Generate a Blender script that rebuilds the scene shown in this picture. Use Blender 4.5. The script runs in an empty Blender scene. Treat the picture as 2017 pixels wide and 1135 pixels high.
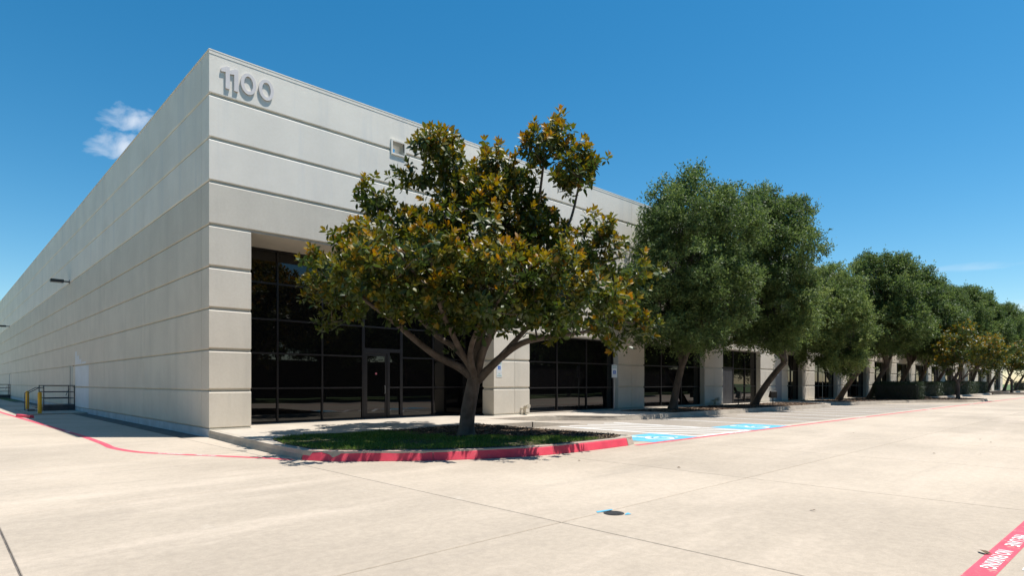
import bpy, math, random
import numpy as np
from mathutils import Vector

SC = bpy.context.scene
COL = SC.collection
R = math.radians

# ---------------------------------------------------------------- camera, sky, sun, exposure
cam_d = bpy.data.cameras.new('camera')
cam = bpy.data.objects.new('camera', cam_d); COL.objects.link(cam)
YAW = R(46.213)                       # view direction, measured from the +X axis
cam.location = (-5.711, -18.490, 1.556)
cam.rotation_euler = (R(90), 0, YAW - R(90))
cam_d.sensor_width = 36.0
cam_d.lens = 21.24
cam_d.shift_y = 0.093
cam_d.clip_end = 4000
SC.camera = cam

SUN_DIR = Vector((2.72, -2.60, 11.15)).normalized()      # towards the sun
sun_el = math.asin(SUN_DIR.z)
sun_az = math.atan2(SUN_DIR.x, SUN_DIR.y)

world = bpy.data.worlds.new('World'); SC.world = world
world.use_nodes = True
wn = world.node_tree; wn.nodes.clear()
def wnode(t, **k):
    n = wn.nodes.new(t)
    for a, v in k.items(): setattr(n, a, v)
    return n
def wmath(op, a, b=None, clamp=False):
    n = wnode('ShaderNodeMath', operation=op, use_clamp=clamp)
    for i, v in enumerate((a, b)):
        if v is None: continue
        if isinstance(v, (int, float)): n.inputs[i].default_value = v
        else: wn.links.new(v, n.inputs[i])
    return n.outputs[0]
def wdot(vec, c):
    n = wnode('ShaderNodeVectorMath', operation='DOT_PRODUCT')
    wn.links.new(vec, n.inputs[0]); n.inputs[1].default_value = c
    return n.outputs['Value']
sky = wnode('ShaderNodeTexSky', sky_type='NISHITA')
sky.sun_disc = False
sky.sun_elevation = sun_el
sky.sun_rotation = sun_az
sky.altitude = 200; sky.air_density = 1.0; sky.dust_density = 0.25; sky.ozone_density = 2.2
hsv = wnode('ShaderNodeHueSaturation')
hsv.inputs['Hue'].default_value = 0.487
hsv.inputs['Saturation'].default_value = 1.39
hsv.inputs['Value'].default_value = 1.04
wn.links.new(sky.outputs[0], hsv.inputs['Color'])
tc = wnode('ShaderNodeTexCoord')
wdir = tc.outputs['Generated']
# fair-weather clouds: soft noise inside a few elliptical patches of sky
def patch(az_el, half_w, half_h, scale, soft, gain, bias, tilt=0.0, stretch=2.0):
    a, e = az_el
    c = Vector((math.cos(a) * math.cos(e), math.sin(a) * math.cos(e), math.sin(e)))
    ux = Vector((math.sin(a), -math.cos(a), 0)); uy = ux.cross(c)
    if uy.z < 0: uy = -uy
    e1 = ux * math.cos(tilt) + uy * math.sin(tilt); e2 = uy * math.cos(tilt) - ux * math.sin(tilt)
    w = wdot(wdir, c)
    A = wmath('DIVIDE', wdot(wdir, e1), w); B = wmath('DIVIDE', wdot(wdir, e2), w)
    q = wmath('ADD', wmath('POWER', wmath('ABSOLUTE', wmath('DIVIDE', A, half_w)), 2.0), wmath('POWER', wmath('ABSOLUTE', wmath('DIVIDE', B, half_h)), 2.0))
    comb = wnode('ShaderNodeCombineXYZ')
    wn.links.new(wmath('MULTIPLY', A, scale / stretch), comb.inputs[0]); wn.links.new(wmath('MULTIPLY', B, scale), comb.inputs[1])
    comb.inputs[2].default_value = a * 3.0
    nz = wnode('ShaderNodeTexNoise'); nz.inputs['Scale'].default_value = 1.0
    nz.inputs['Detail'].default_value = 7; nz.inputs['Roughness'].default_value = 0.55; nz.inputs['Distortion'].default_value = 0.4
    wn.links.new(comb.outputs[0], nz.inputs['Vector'])
    v = wmath('SUBTRACT', wmath('ADD', nz.outputs['Fac'], bias), wmath('MULTIPLY', q, 0.28))
    v = wmath('DIVIDE', v, soft, True)
    front = wmath('GREATER_THAN', w, 0.3)
    return wmath('MULTIPLY', wmath('MULTIPLY', v, front), gain)
def azpx(u): return YAW - math.atan(u)
cl = None
for args in (((azpx(-0.628), R(20.3)), 0.040, 0.018, 40, 0.42, 0.78, -0.24, 0.10, 1.5),
             ((azpx(-0.645), R(18.35)), 0.042, 0.019, 36, 0.42, 0.85, -0.22, 0.25, 1.5),
             ((azpx(0.73), R(8.7)), 0.10, 0.008, 60, 0.5, 0.35, -0.30, 0.0, 6.0),
             ((azpx(0.84), R(5.4)), 0.10, 0.012, 50, 0.5, 0.7, -0.27, 0.0, 5.0),
             ((YAW + R(95), R(17)), 0.20, 0.06, 18, 0.3, 0.8, -0.27, 0.1, 1.8),
             ((YAW + R(150), R(14)), 0.25, 0.05, 18, 0.3, 0.8, -0.27, 0.0, 2.0),
             ((YAW - R(100), R(15)), 0.22, 0.05, 18, 0.3, 0.8, -0.27, 0.1, 1.8)):
    p = patch(*args)
    cl = p if cl is None else wmath('MAXIMUM', cl, p)
mix = wnode('ShaderNodeMix', data_type='RGBA')
wn.links.new(cl, mix.inputs[0]); wn.links.new(hsv.outputs[0], mix.inputs[6])
mix.inputs[7].default_value = (6.6, 7.0, 7.6, 1)
bg = wnode('ShaderNodeBackground'); bg.inputs['Strength'].default_value = 0.10
wn.links.new(mix.outputs[2], bg.inputs['Color'])
wo = wnode('ShaderNodeOutputWorld'); wn.links.new(bg.outputs[0], wo.inputs['Surface'])

sun_l = bpy.data.lights.new('sun', 'SUN'); sun_l.energy = 5.0; sun_l.angle = R(0.53); sun_l.color = (1.0, 0.96, 0.90)
sun = bpy.data.objects.new('sun', sun_l); COL.objects.link(sun)
sun.rotation_euler = SUN_DIR.to_track_quat('Z', 'Y').to_euler()
sun.location = (0, -10, 40)

SC.view_settings.view_transform = 'Standard'
SC.view_settings.look = 'None'
SC.view_settings.gamma = 1.0
SC.view_settings.exposure = 0.45
SC.cycles.max_bounces = 7; SC.cycles.diffuse_bounces = 3; SC.cycles.glossy_bounces = 3; SC.cycles.transmission_bounces = 3

# ---------------------------------------------------------------- helpers
rng = np.random.default_rng(11)
random.seed(5)

class MB:
    def __init__(s): s.v = []; s.f = []; s.m = []
    def add(s, vs, fs, mi=0):
        o = len(s.v); s.v += [tuple(p) for p in vs]
        s.f += [tuple(o + i for i in q) for q in fs]; s.m += [mi] * len(fs)
        return s
    def box(s, a, b, mi=0):
        x0, y0, z0 = a; x1, y1, z1 = b
        return s.add([(x0,y0,z0),(x1,y0,z0),(x1,y1,z0),(x0,y1,z0),(x0,y0,z1),(x1,y0,z1),(x1,y1,z1),(x0,y1,z1)],
                     [(0,3,2,1),(4,5,6,7),(0,1,5,4),(1,2,6,5),(2,3,7,6),(3,0,4,7)], mi)
    def rbox(s, a, b, c=.01, mi=0):
        """box with every edge chamfered by c"""
        import bmesh
        bm = bmesh.new(); bmesh.ops.create_cube(bm, size=1)
        for v in bm.verts:
            v.co = Vector([(a[i] + b[i]) / 2 + v.co[i] * (b[i] - a[i]) for i in range(3)])
        bmesh.ops.bevel(bm, geom=list(bm.edges), offset=c, segments=2, affect='EDGES', profile=.5)
        bm.verts.index_update()
        s.add([v.co[:] for v in bm.verts], [tuple(v.index for v in f.verts) for f in bm.faces], mi)
        bm.free(); return s
    def tube(s, pts, rad, n=8, mi=0, cap=True, wob=0.0):
        pts = [Vector(p) for p in pts]; base = len(s.v); prev = None
        for i, p in enumerate(pts):
            t = (pts[min(i+1, len(pts)-1)] - pts[max(i-1, 0)]).normalized()
            if prev is None:
                a = Vector((1,0,0)) if abs(t.x) < .8 else Vector((0,1,0))
                nx = (a - t * a.dot(t)).normalized()
            else: nx = (prev - t * prev.dot(t)).normalized()
            prev = nx; ny = t.cross(nx); r = rad[i] if hasattr(rad, '__len__') else rad
            for k in range(n):
                an = 2 * math.pi * k / n
                rr = r * (1 + wob * (math.sin(an*3 + i*.9) * .6 + random.uniform(-.5, .5)))
                s.v.append(tuple(p + (nx * math.cos(an) + ny * math.sin(an)) * rr))
        for i in range(len(pts) - 1):
            for k in range(n):
                a = base + i*n + k; b = base + i*n + (k+1) % n
                s.f.append((a, b, b + n, a + n)); s.m.append(mi)
        if cap:
            s.f.append(tuple(base + k for k in reversed(range(n)))); s.m.append(mi)
            e = base + (len(pts)-1)*n
            s.f.append(tuple(e + k for k in range(n))); s.m.append(mi)
        return s
    def poly(s, pts, z0, z1=None, mi=0):
        """flat polygon at z0, or a prism from z1 up to z0"""
        n = len(pts)
        if z1 is None: return s.add([(x, y, z0) for x, y in pts], [tuple(range(n))], mi)
        return s.add([(x, y, z0) for x, y in pts] + [(x, y, z1) for x, y in pts],
                     [tuple(range(n))] + [(i, i + n, (i+1) % n + n, (i+1) % n) for i in range(n)], mi)
    def mesh(s, name):
        me = bpy.data.meshes.new(name); me.from_pydata(s.v, [], s.f); 
        if any(s.m): me.polygons.foreach_set('material_index', s.m)
        me.update(); return me
    def build(s, name, mats, parent=None, smooth=False, loc=None, rz=None):
        me = s.mesh(name)
        for m in (mats if isinstance(mats, (list, tuple)) else [mats]): me.materials.append(m)
        if smooth: me.polygons.foreach_set('use_smooth', [True] * len(me.polygons))
        return put(name, me, parent, loc, rz)

def put(name, me, parent=None, loc=None, rz=None):
    o = bpy.data.objects.new(name, me); COL.objects.link(o)
    if parent is not None: o.parent = parent
    if loc is not None: o.location = loc
    if rz is not None: o.rotation_euler = (0, 0, rz)
    return o
def tag(o, label=None, cat=None, group=None, kind=None):
    if label: o['label'] = label
    if cat: o['category'] = cat
    if group: o['group'] = group
    if kind: o['kind'] = kind
    return o
def thing(name, label, cat, loc=(0,0,0), rz=0, group=None):
    o = bpy.data.objects.new(name, None); COL.objects.link(o)
    o.location = loc; o.rotation_euler = (0, 0, rz); o.empty_display_size = .2
    return tag(o, label, cat, group)
def copy_tree(o, parent=None):
    c = o.copy(); COL.objects.link(c); c.parent = parent
    for ch in list(o.children): copy_tree(ch, c)
    return c

# ---------------------------------------------------------------- materials
def mat(name, col, rough=.8, var=.12, scale=2.0, bump=0.0, bscale=60, col2=None, streak=None, spec=.5, metal=0.0, fine=0.0, per_obj=0.0, worn=None, worn_amt=.5, stain=False, stretch=(1,1,1), coord='pos'):
    m = bpy.data.materials.new(name); m.use_nodes = True
    nt = m.node_tree; b = nt.nodes['Principled BSDF']
    N = nt.nodes.new; L = nt.links.new
    g = N('ShaderNodeNewGeometry'); pos = g.outputs['Position']
    if coord == 'obj': pos = N('ShaderNodeTexCoord').outputs['Object']
    mp = N('ShaderNodeMapping'); mp.inputs['Scale'].default_value = stretch; L(pos, mp.inputs[0]); vec = mp.outputs[0]
    def noise(sc, det=5, ro=.6, v=None):
        n = N('ShaderNodeTexNoise'); n.inputs['Scale'].default_value = sc; n.inputs['Detail'].default_value = det; n.inputs['Roughness'].default_value = ro
        L(v or vec, n.inputs['Vector']); return n.outputs['Fac']
    def mixc(fac, a, bb, blend='MIX'):
        x = N('ShaderNodeMix'); x.data_type = 'RGBA'; x.blend_type = blend
        for i, v in ((0, fac), (6, a), (7, bb)):
            if isinstance(v, (int, float)): x.inputs[i].default_value = v
            elif isinstance(v, tuple): x.inputs[i].default_value = (*v, 1)
            else: L(v, x.inputs[i])
        return x.outputs[2]
    def ramp(v, lo, hi):
        r = N('ShaderNodeMapRange'); r.interpolation_type = 'SMOOTHSTEP'; L(v, r.inputs[0]); r.inputs[1].default_value = lo; r.inputs[2].default_value = hi; return r.outputs[0]
    lo = tuple(c * (1 - var) for c in col); hi = col2 or tuple(min(1, c * (1 + var)) for c in col)
    c = mixc(ramp(noise(scale), .32, .68), lo, hi)
    if fine:
        c = mixc(fine, c, mixc(ramp(noise(scale * 22, 4, .7), .3, .7), (.25, .25, .25), (.75, .75, .75)), 'OVERLAY')
    if streak:      # (colour, amount, scale vector)
        m2 = N('ShaderNodeMapping'); m2.inputs['Scale'].default_value = streak[2]; L(pos, m2.inputs[0])
        f = N('ShaderNodeMath'); f.operation = 'MULTIPLY'; L(ramp(noise(1.0, 6, .65, m2.outputs[0]), .48, .75), f.inputs[0]); f.inputs[1].default_value = streak[1]
        c = mixc(f.outputs[0], c, streak[0])
    if worn:
        c = mixc(ramp(noise(7.0, 8, .75), worn_amt, worn_amt + .12), c, worn)
    if stain:       # tyre scuffs along the lane, dirt blotches and small drips
        m3 = N('ShaderNodeMapping'); m3.inputs['Scale'].default_value = (.10, 1.1, 1); L(pos, m3.inputs[0])
        f = N('ShaderNodeMath'); f.operation = 'MULTIPLY'; L(ramp(noise(1.0, 8, .7, m3.outputs[0]), .55, .72), f.inputs[0]); f.inputs[1].default_value = .30
        c = mixc(f.outputs[0], c, (.25, .215, .18))
        f = N('ShaderNodeMath'); f.operation = 'MULTIPLY'; L(ramp(noise(.9, 9, .72), .58, .74), f.inputs[0]); f.inputs[1].default_value = .34
        c = mixc(f.outputs[0], c, (.27, .23, .185))
        f = N('ShaderNodeMath'); f.operation = 'MULTIPLY'; L(ramp(noise(5.5, 2, .5), .745, .80), f.inputs[0]); f.inputs[1].default_value = .55
        c = mixc(f.outputs[0], c, (.16, .14, .12))
        f = N('ShaderNodeMath'); f.operation = 'MULTIPLY'; L(ramp(noise(.55, 9, .75), .60, .70), f.inputs[0]); f.inputs[1].default_value = .5
        c = mixc(f.outputs[0], c, (.52, .46, .385))
        c = mixc(.30, c, mixc(ramp(noise(85, 3, .8), .25, .75), (.30, .30, .30), (.70, .70, .70)), 'OVERLAY')
        c = mixc(.22, c, mixc(ramp(noise(11, 6, .8), .35, .65), (.34, .34, .34), (.66, .66, .66)), 'OVERLAY')
    if per_obj:
        oi = N('ShaderNodeObjectInfo'); r = N('ShaderNodeMapRange'); L(oi.outputs['Random'], r.inputs[0]); r.inputs[3].default_value = 1 - per_obj; r.inputs[4].default_value = 1 + per_obj
        hs = N('ShaderNodeHueSaturation'); L(r.outputs[0], hs.inputs['Value']); L(c, hs.inputs['Color']); c = hs.outputs[0]
    L(c, b.inputs['Base Color'])
    b.inputs['Roughness'].default_value = rough; b.inputs['Metallic'].default_value = metal
    b.inputs['Specular IOR Level'].default_value = spec
    if bump:
        bp = N('ShaderNodeBump'); bp.inputs['Strength'].default_value = bump; bp.inputs['Distance'].default_value = .02
        L(noise(bscale, 6, .65), bp.inputs['Height']); L(bp.outputs[0], b.inputs['Normal'])
    return m

def leaf_mat(name, ramp_cols, rough, transl, spec=.5):
    m = bpy.data.materials.new(name); m.use_nodes = True
    nt = m.node_tree; N = nt.nodes.new; L = nt.links.new
    b = nt.nodes['Principled BSDF']; out = nt.nodes['Material Output']
    at = N('ShaderNodeAttribute'); at.attribute_name = 'tint'
    cr = N('ShaderNodeValToRGB'); L(at.outputs['Fac'], cr.inputs[0])
    els = cr.color_ramp.elements
    while len(els) < len(ramp_cols): els.new(.5)
    for e, (p, c) in zip(els, ramp_cols): e.position = p; e.color = (*c, 1)
    L(cr.outputs[0], b.inputs['Base Color']); b.inputs['Roughness'].default_value = rough; b.inputs['Specular IOR Level'].default_value = spec
    tr = N('ShaderNodeBsdfTranslucent'); hs = N('ShaderNodeHueSaturation'); hs.inputs['Value'].default_value = 1.5; hs.inputs['Saturation'].default_value = 1.1
    L(cr.outputs[0], hs.inputs['Color']); L(hs.outputs[0], tr.inputs[0])
    mx = N('ShaderNodeMixShader'); mx.inputs[0].default_value = transl
    L(b.outputs[0], mx.inputs[1]); L(tr.outputs[0], mx.inputs[2]); L(mx.outputs[0], out.inputs[0])
    return m

M = {}
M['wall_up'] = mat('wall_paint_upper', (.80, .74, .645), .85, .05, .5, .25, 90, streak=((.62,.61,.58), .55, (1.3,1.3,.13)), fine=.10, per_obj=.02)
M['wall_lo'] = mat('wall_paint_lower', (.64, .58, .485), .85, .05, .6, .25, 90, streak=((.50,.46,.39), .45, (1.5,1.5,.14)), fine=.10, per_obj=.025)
M['wall_edge'] = mat('wall_paint_trim', (.56, .53, .45), .85, .06, .8, .2, 80)
M['skirt'] = mat('wall_skirt_paint', (.50, .52, .54), .85, .1, 1.2, .3, 60, streak=((.36,.36,.36), .6, (1.5,1.5,.8)))
M['patch'] = mat('wall_patch_paint', (.66, .68, .70), .85, .04, 1.0, .2, 90)
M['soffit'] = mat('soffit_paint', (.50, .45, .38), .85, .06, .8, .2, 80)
M['roof'] = mat('roof_membrane', (.55, .55, .53), .8, .1, .4)
M['mullion'] = mat('dark_aluminium', (.036, .034, .036), .38, .1, 3, spec=.5, metal=.6)
M['door_grey'] = mat('grey_door_paint', (.30, .30, .31), .5, .06, 1.5)
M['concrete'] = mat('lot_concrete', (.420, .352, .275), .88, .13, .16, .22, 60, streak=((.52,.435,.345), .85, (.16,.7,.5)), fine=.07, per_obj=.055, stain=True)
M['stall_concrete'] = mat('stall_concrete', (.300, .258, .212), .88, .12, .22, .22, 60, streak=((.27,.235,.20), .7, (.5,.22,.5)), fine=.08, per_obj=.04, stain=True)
M['walk'] = mat('sidewalk_concrete', (.45, .395, .325), .88, .10, .7, .3, 50, streak=((.33,.29,.25), .5, (.8,.8,.8)), fine=.14)
M['kerb'] = mat('kerb_concrete', (.40, .345, .275), .9, .14, 1.5, .4, 40, streak=((.27,.23,.19), .6, (1.2,1.2,1.2)), fine=.15)
M['joint'] = mat('joint_sealant', (.12, .105, .09), .9, .3, 4)
M['red'] = mat('red_kerb_paint', (.70, .055, .095), .6, .12, 2.5, .2, 60, streak=((.50,.10,.10), .5, (2.5,2.5,2.5)), worn=(.44,.24,.20), worn_amt=.62)
M['redline'] = mat('red_line_paint', (.66, .075, .115), .65, .14, 2.0, .2, 60, worn=(.50, .27, .23), worn_amt=.545)
M['faded_red'] = mat('faded_red_paint', (.42, .16, .14), .8, .18, 3, .2, 60)
M['white'] = mat('white_line_paint', (.78, .77, .75), .7, .05, 2, .2, 60, worn=(.42,.37,.31), worn_amt=.585)
M['blue'] = mat('blue_stall_paint', (.10, .40, .58), .65, .10, 2, .2, 60, worn=(.30,.40,.42), worn_amt=.565)
M['yellow'] = mat('yellow_bollard_paint', (.62, .37, .02), .5, .12, 3, .1, 40)
M['steel_dark'] = mat('dark_painted_steel', (.06, .06, .065), .5, .15, 4, metal=.3)
M['steel'] = mat('galvanised_steel', (.42, .43, .44), .45, .1, 6, metal=.8)
M['bronze'] = mat('dark_bronze_fixture', (.035, .032, .03), .45, .1, 5)
M['lens'] = mat('lamp_lens', (.35, .36, .36), .2, .05, 5)
M['iron'] = mat('cast_iron', (.045, .045, .045), .7, .25, 12, .4, 80)
M['sign_white'] = mat('sign_white', (.66, .68, .68), .45, .04, 5)
M['sign_blue'] = mat('sign_blue', (.012, .12, .50), .45, .05, 5)
M['sign_green'] = mat('sign_green', (.12, .38, .33), .45, .05, 5)
M['digits'] = mat('numeral_paint', (.68, .63, .61), .6, .04, 3)
M['pipe'] = mat('pipe_paint', (.48, .43, .34), .55, .12, 8)
M['sticker'] = mat('red_sticker', (.60, .16, .20), .5, .1, 20)
M['soil'] = mat('mulch_soil', (.085, .058, .040), .95, .45, 5, .8, 25, fine=.4)
M['turf'] = mat('turf_soil', (.055, .075, .025), .95, .4, 4, .6, 30, fine=.3)
M['lawn'] = mat('lawn', (.075, .12, .03), .95, .3, .6, .5, 8, fine=.3)
M['bark_m'] = mat('magnolia_bark', (.115, .088, .072), .85, .28, 4, .7, 22, fine=.3, streak=((.26,.22,.19), .5, (5,5,1.2)))
M['bark_o'] = mat('oak_bark', (.085, .066, .050), .92, .35, 5, 1.0, 26, fine=.35, stretch=(1,1,.35))
M['chip'] = leaf_mat('mulch_chips', [(0,(.035,.022,.015)),(.5,(.12,.075,.045)),(1,(.30,.22,.15))], .9, 0.0, .2)
M['grass'] = leaf_mat('grass_blades', [(0,(.06,.12,.02)),(.6,(.13,.22,.04)),(1,(.30,.30,.12))], .6, .35, .3)
M['mag'] = leaf_mat('magnolia_leaves', [(0,(.018,.034,.009)),(.28,(.054,.084,.017)),(.54,(.130,.126,.016)),(.78,(.255,.178,.018)),(1,(.315,.155,.026))], .42, .30, .42)
M['oak'] = leaf_mat('oak_leaves', [(0,(.042,.068,.024)),(.5,(.100,.146,.042)),(1,(.235,.280,.090))], .55, .37, .32)
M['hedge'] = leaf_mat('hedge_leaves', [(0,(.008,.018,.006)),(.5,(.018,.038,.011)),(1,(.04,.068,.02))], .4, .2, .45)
M['dead_leaf'] = mat('dead_leaf', (.10, .06, .03), .8, .3, 20)

gm = bpy.data.materials.new('tinted_glass'); gm.use_nodes = True
gb = gm.node_tree.nodes['Principled BSDF']
gb.inputs['Base Color'].default_value = (.0045, .0042, .0045, 1); gb.inputs['Roughness'].default_value = .015; gb.inputs['IOR'].default_value = 1.56
_n = gm.node_tree.nodes.new('ShaderNodeTexNoise'); _n.inputs['Scale'].default_value = .55; _n.inputs['Detail'].default_value = 1
_g = gm.node_tree.nodes.new('ShaderNodeNewGeometry'); gm.node_tree.links.new(_g.outputs['Position'], _n.inputs['Vector'])
_b = gm.node_tree.nodes.new('ShaderNodeBump'); _b.inputs['Strength'].default_value = .06; _b.inputs['Distance'].default_value = .05
gm.node_tree.links.new(_n.outputs['Fac'], _b.inputs['Height']); gm.node_tree.links.new(_b.outputs[0], gb.inputs['Normal'])
M['glass'] = gm

# ---------------------------------------------------------------- the setting: ground and concrete lot
tag(MB().box((-700,-700,-.6), (900,900,-.03)).build('ground', M['lawn']), kind='structure')
lot = MB().box((-14.3,-23.6,-.028), (48.5,49,-.014)).build('parking_lot', M['joint']); tag(lot, kind='structure')
GX = [-0.65 + 4.55 * k for k in range(-3, 11)]
GY = [-14.0 + 4.75 * k for k in range(-2, 13)]
slab_cache = {}
def slab(x0, x1, y0, y1, m='concrete'):
    g = .0085
    key = (round(x1 - x0, 3), round(y1 - y0, 3), m)
    if key not in slab_cache:
        w, d, _ = key; c = .006
        mb = MB(); hx, hy = w/2 - g, d/2 - g
        mb.add([(-hx+c,-hy+c,0),(hx-c,-hy+c,0),(hx-c,hy-c,0),(-hx+c,hy-c,0),(-hx,-hy,-.006),(hx,-hy,-.006),(hx,hy,-.006),(-hx,hy,-.006),(-hx,-hy,-.02),(hx,-hy,-.02),(hx,hy,-.02),(-hx,hy,-.02)],
               [(0,1,2,3)] + [(4+i,4+(i+1)%4,(i+1)%4,i) for i in range(4)] + [(8+i,8+(i+1)%4,4+(i+1)%4,4+i) for i in range(4)])
        me = mb.mesh('slab'); me.materials.append(M[m]); slab_cache[key] = me
    put('slab', slab_cache[key], lot, ((x0+x1)/2, (y0+y1)/2, 0))
for i in range(len(GX)-1):
    for j in range(len(GY)-1):
        x0, x1, y0, y1 = GX[i], GX[i+1], GY[j], GY[j+1]
        if x0 > -1 and y0 > -1: continue          # under the building
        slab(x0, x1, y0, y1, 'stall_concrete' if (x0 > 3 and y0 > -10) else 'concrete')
XA, XB, YA, YB = GX[0], GX[-1], GY[0], GY[-1]
far = MB()
for (a, b, c, d_) in ((XB+.007, 190, -23.5, -1), (XA, -1, YB+.007, 130)):
    far.add([(a,c,0),(b,c,0),(b,d_,0),(a,d_,0)], [(0,1,2,3)])
fo = far.build('outer_paving', M['concrete'], lot)

# raised walk and kerbs
def spline(pts, n=6):
    out = []
    P = [Vector(p) for p in pts]
    for i in range(len(P) - 1):
        p0, p1, p2, p3 = P[max(i-1,0)], P[i], P[i+1], P[min(i+2, len(P)-1)]
        for k in range(n):
            t = k / n
            out.append(.5 * ((2*p1) + (p2-p0)*t + (2*p0-5*p1+4*p2-p3)*t*t + (3*p1-p0-3*p2+p3)*t**3))
    out.append(P[-1]); return out
ZP = .20
def kerb_run(line, parent, red=False, closed_ends=True, seg_len=3.05, h=ZP, hfun=None, matface=None):
    """kerb lengths along a line, walk on the left-hand side; gaps between lengths are real"""
    line = [Vector(p) for p in line]
    d = [0]
    for a, b in zip(line, line[1:]): d.append(d[-1] + (b - a).length)
    tot = d[-1]; n = max(1, round(tot / seg_len)); obs = []
    def at(s):
        s = min(max(s, 0), tot)
        for i in range(len(line)-1):
            if s <= d[i+1] + 1e-6:
                t = (s - d[i]) / max(1e-6, d[i+1]-d[i]); p = line[i].lerp(line[i+1], t)
                a = max(0, i-1) if t < .5 else i; b = min(len(line)-1, a+2)
                tv = (line[b] - line[a]).normalized(); return p, Vector((-tv.y, tv.x))
    for k in range(n):
        s0, s1 = tot*k/n + .005, tot*(k+1)/n - .005
        m_ = max(2, int((s1-s0)/.45)+1); mb = MB(); ring = []
        for q in range(m_):
            s = s0 + (s1-s0)*q/(m_-1); p, nv = at(s); hh = hfun(p) if hfun else h
            prof = [(0,-.02),(.0,.012),(.045,hh*.80),(.062,hh*.94),(.085,hh),(.20,hh+.002),(.20,-.02)]
            ring.append([(p.x+nv.x*a, p.y+nv.y*a, z) for a, z in prof])
        np_ = 7
        for q, rg in enumerate(ring): mb.v += rg
        for q in range(m_-1):
            for e in range(np_-1):
                a = q*np_+e; mb.f.append((a, a+np_, a+np_+1, a+1)); mb.m.append(1 if (red and e <= 3) else 0)
        mb.f.append(tuple(range(np_))); mb.m.append(0)
        mb.f.append(tuple(reversed(range((m_-1)*np_, m_*np_)))); mb.m.append(0)
        obs.append(mb.build('kerb_length', [M['kerb'], matface or M['red']], parent))
    return obs

FRONT = spline([(-.34,-6.75),(-.05,-7.35),(.5,-7.85),(1.57,-8.72),(2.94,-9.36),(4.17,-9.66),(5.6,-9.70),(6.75,-9.66)], 6)
LEFT = spline([(-.02,-.02),(-.12,-1.5),(-.21,-2.9),(-.32,-5.3),(-.34,-6.72)], 5)
TIP = spline([(6.76,-9.66),(7.15,-9.55),(7.45,-9.25),(7.52,-8.8),(7.52,-6),(7.52,-3.75)], 5)
LOT_SIDE = [(7.52,-3.74),(8.4,-3.74),(9.4,-3.74)]
RAMP_EDGE = [(9.45,-1.33),(12.05,-1.33)]
EAST = spline([(12.06,-1.33),(12.9,-1.62),(13.8,-2.5),(14.7,-3.38),(16.2,-3.8),(19,-3.92),(22,-4.0),(28,-4.2),(33,-4.4),(36.8,-4.35),(37.6,-3.9),(38.4,-3.4),(40.1,-3.4),(41,-4.0),(42.4,-4.4),(46,-5.0),(50,-6.1),(52.6,-7.9),(54.0,-8.9),(56,-9.25),(60.2,-9.25),(61.0,-8.7),(61.3,-7.2),(61.8,-5.2),(63.5,-4.4),(75,-4.4)], 6) + [Vector(p) for p in ((90,-4.4),(97.8,-4.4),(98.3,-6),(98.6,-8.8),(104.5,-9.2),(106,-8.7),(106.6,-4.6),(120,-4.4),(144,-4.4))]
inn = [(p.x, p.y) for p in LEFT + FRONT + TIP] + LOT_SIDE[1:]
walk_poly = inn + [(9.45,-1.36),(9.45,3.0),(0.2,3.0),(0.05,.03)]
walk = MB().poly([(x + (.03 if x < 0 else 0), y + .06 if y < -7 else y) for x, y in walk_poly], ZP - .002, -.02).build('pavement', M['walk']); tag(walk, kind='structure')
east_poly = [(9.451,-1.34),(12.05,-1.34)] + [(p.x, p.y + .05) for p in EAST] + [(144,1.5),(9.451,1.5)]
MB().poly(east_poly, ZP - .002, -.02).build('walk_strip', M['walk'], walk)
MB().add([(9.452,-3.74,ZP-.003),(9.452,-1.335,ZP-.003),(12.04,-1.335,.004),(12.04,-3.74,.004),(9.452,-3.74,0)], [(0,3,2,1),(0,4,3)]).build('ramp', M['walk'], walk)
kerb = MB().box((0.02,-.10,-.02), (.10,-.03,ZP-.03)).build('kerb', M['kerb']); tag(kerb, kind='structure')
kerb_run(LEFT, kerb)
kerb_run(FRONT, kerb, red=True)
kerb_run(TIP, kerb)
kerb_run(LOT_SIDE, kerb)
kerb_run(EAST, kerb)
kerb_run(RAMP_EDGE, kerb, red=True, matface=M['faded_red'])

# planting beds
bed_edge = [(.17,-4.05),(.8,-3.72),(1.77,-3.52),(3.0,-3.62),(4.2,-3.68),(5.6,-3.42),(7.22,-3.42),(7.22,-5.8),(7.24,-8.8),(7.0,-9.25),(6.5,-9.44),(5.6,-9.48),(4.2,-9.44),(3.0,-9.14),(1.68,-8.52),(.62,-7.66),(.10,-7.2),(-.10,-6.7),(-.09,-5.3)]
bed = MB().poly(bed_edge, ZP + .012, 0).build('planting_bed', M['soil']); tag(bed, kind='structure')
def inside(px, py, poly):
    c = np.zeros(len(px), bool); n = len(poly); j = n - 1
    for i in range(n):
        xi, yi = poly[i]; xj, yj = poly[j]
        k = ((yi > py) != (yj > py)) & (px < (xj - xi) * (py - yi) / (yj - yi + 1e-12) + xi)
        c ^= k; j = i
    return c
bedA = [(18.9,-3.62),(22,-3.74),(28,-3.94),(33,-4.14),(36.6,-4.08),(37.2,-3.6),(37.4,-1.0),(30,-.75),(18.5,-.9)]
bedB = [(41.3,-3.7),(46,-4.7),(50,-5.8),(52.8,-7.7),(54.2,-8.6),(56,-8.98),(60.1,-8.98),(60.8,-8.5),(61.1,-5.0),(63.4,-4.1),(75,-4.1),(97.6,-4.1),(98.6,-5.8),(98.9,-8.5),(104.4,-8.9),(105.7,-8.5),(106.3,-4.3),(143,-4.1),(143,-.7),(41.2,-.7)]
for pl in (bedA, bedB):
    tag(MB().poly(pl, ZP + .012, 0).build('planting_bed', M['soil']), kind='structure')

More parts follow.
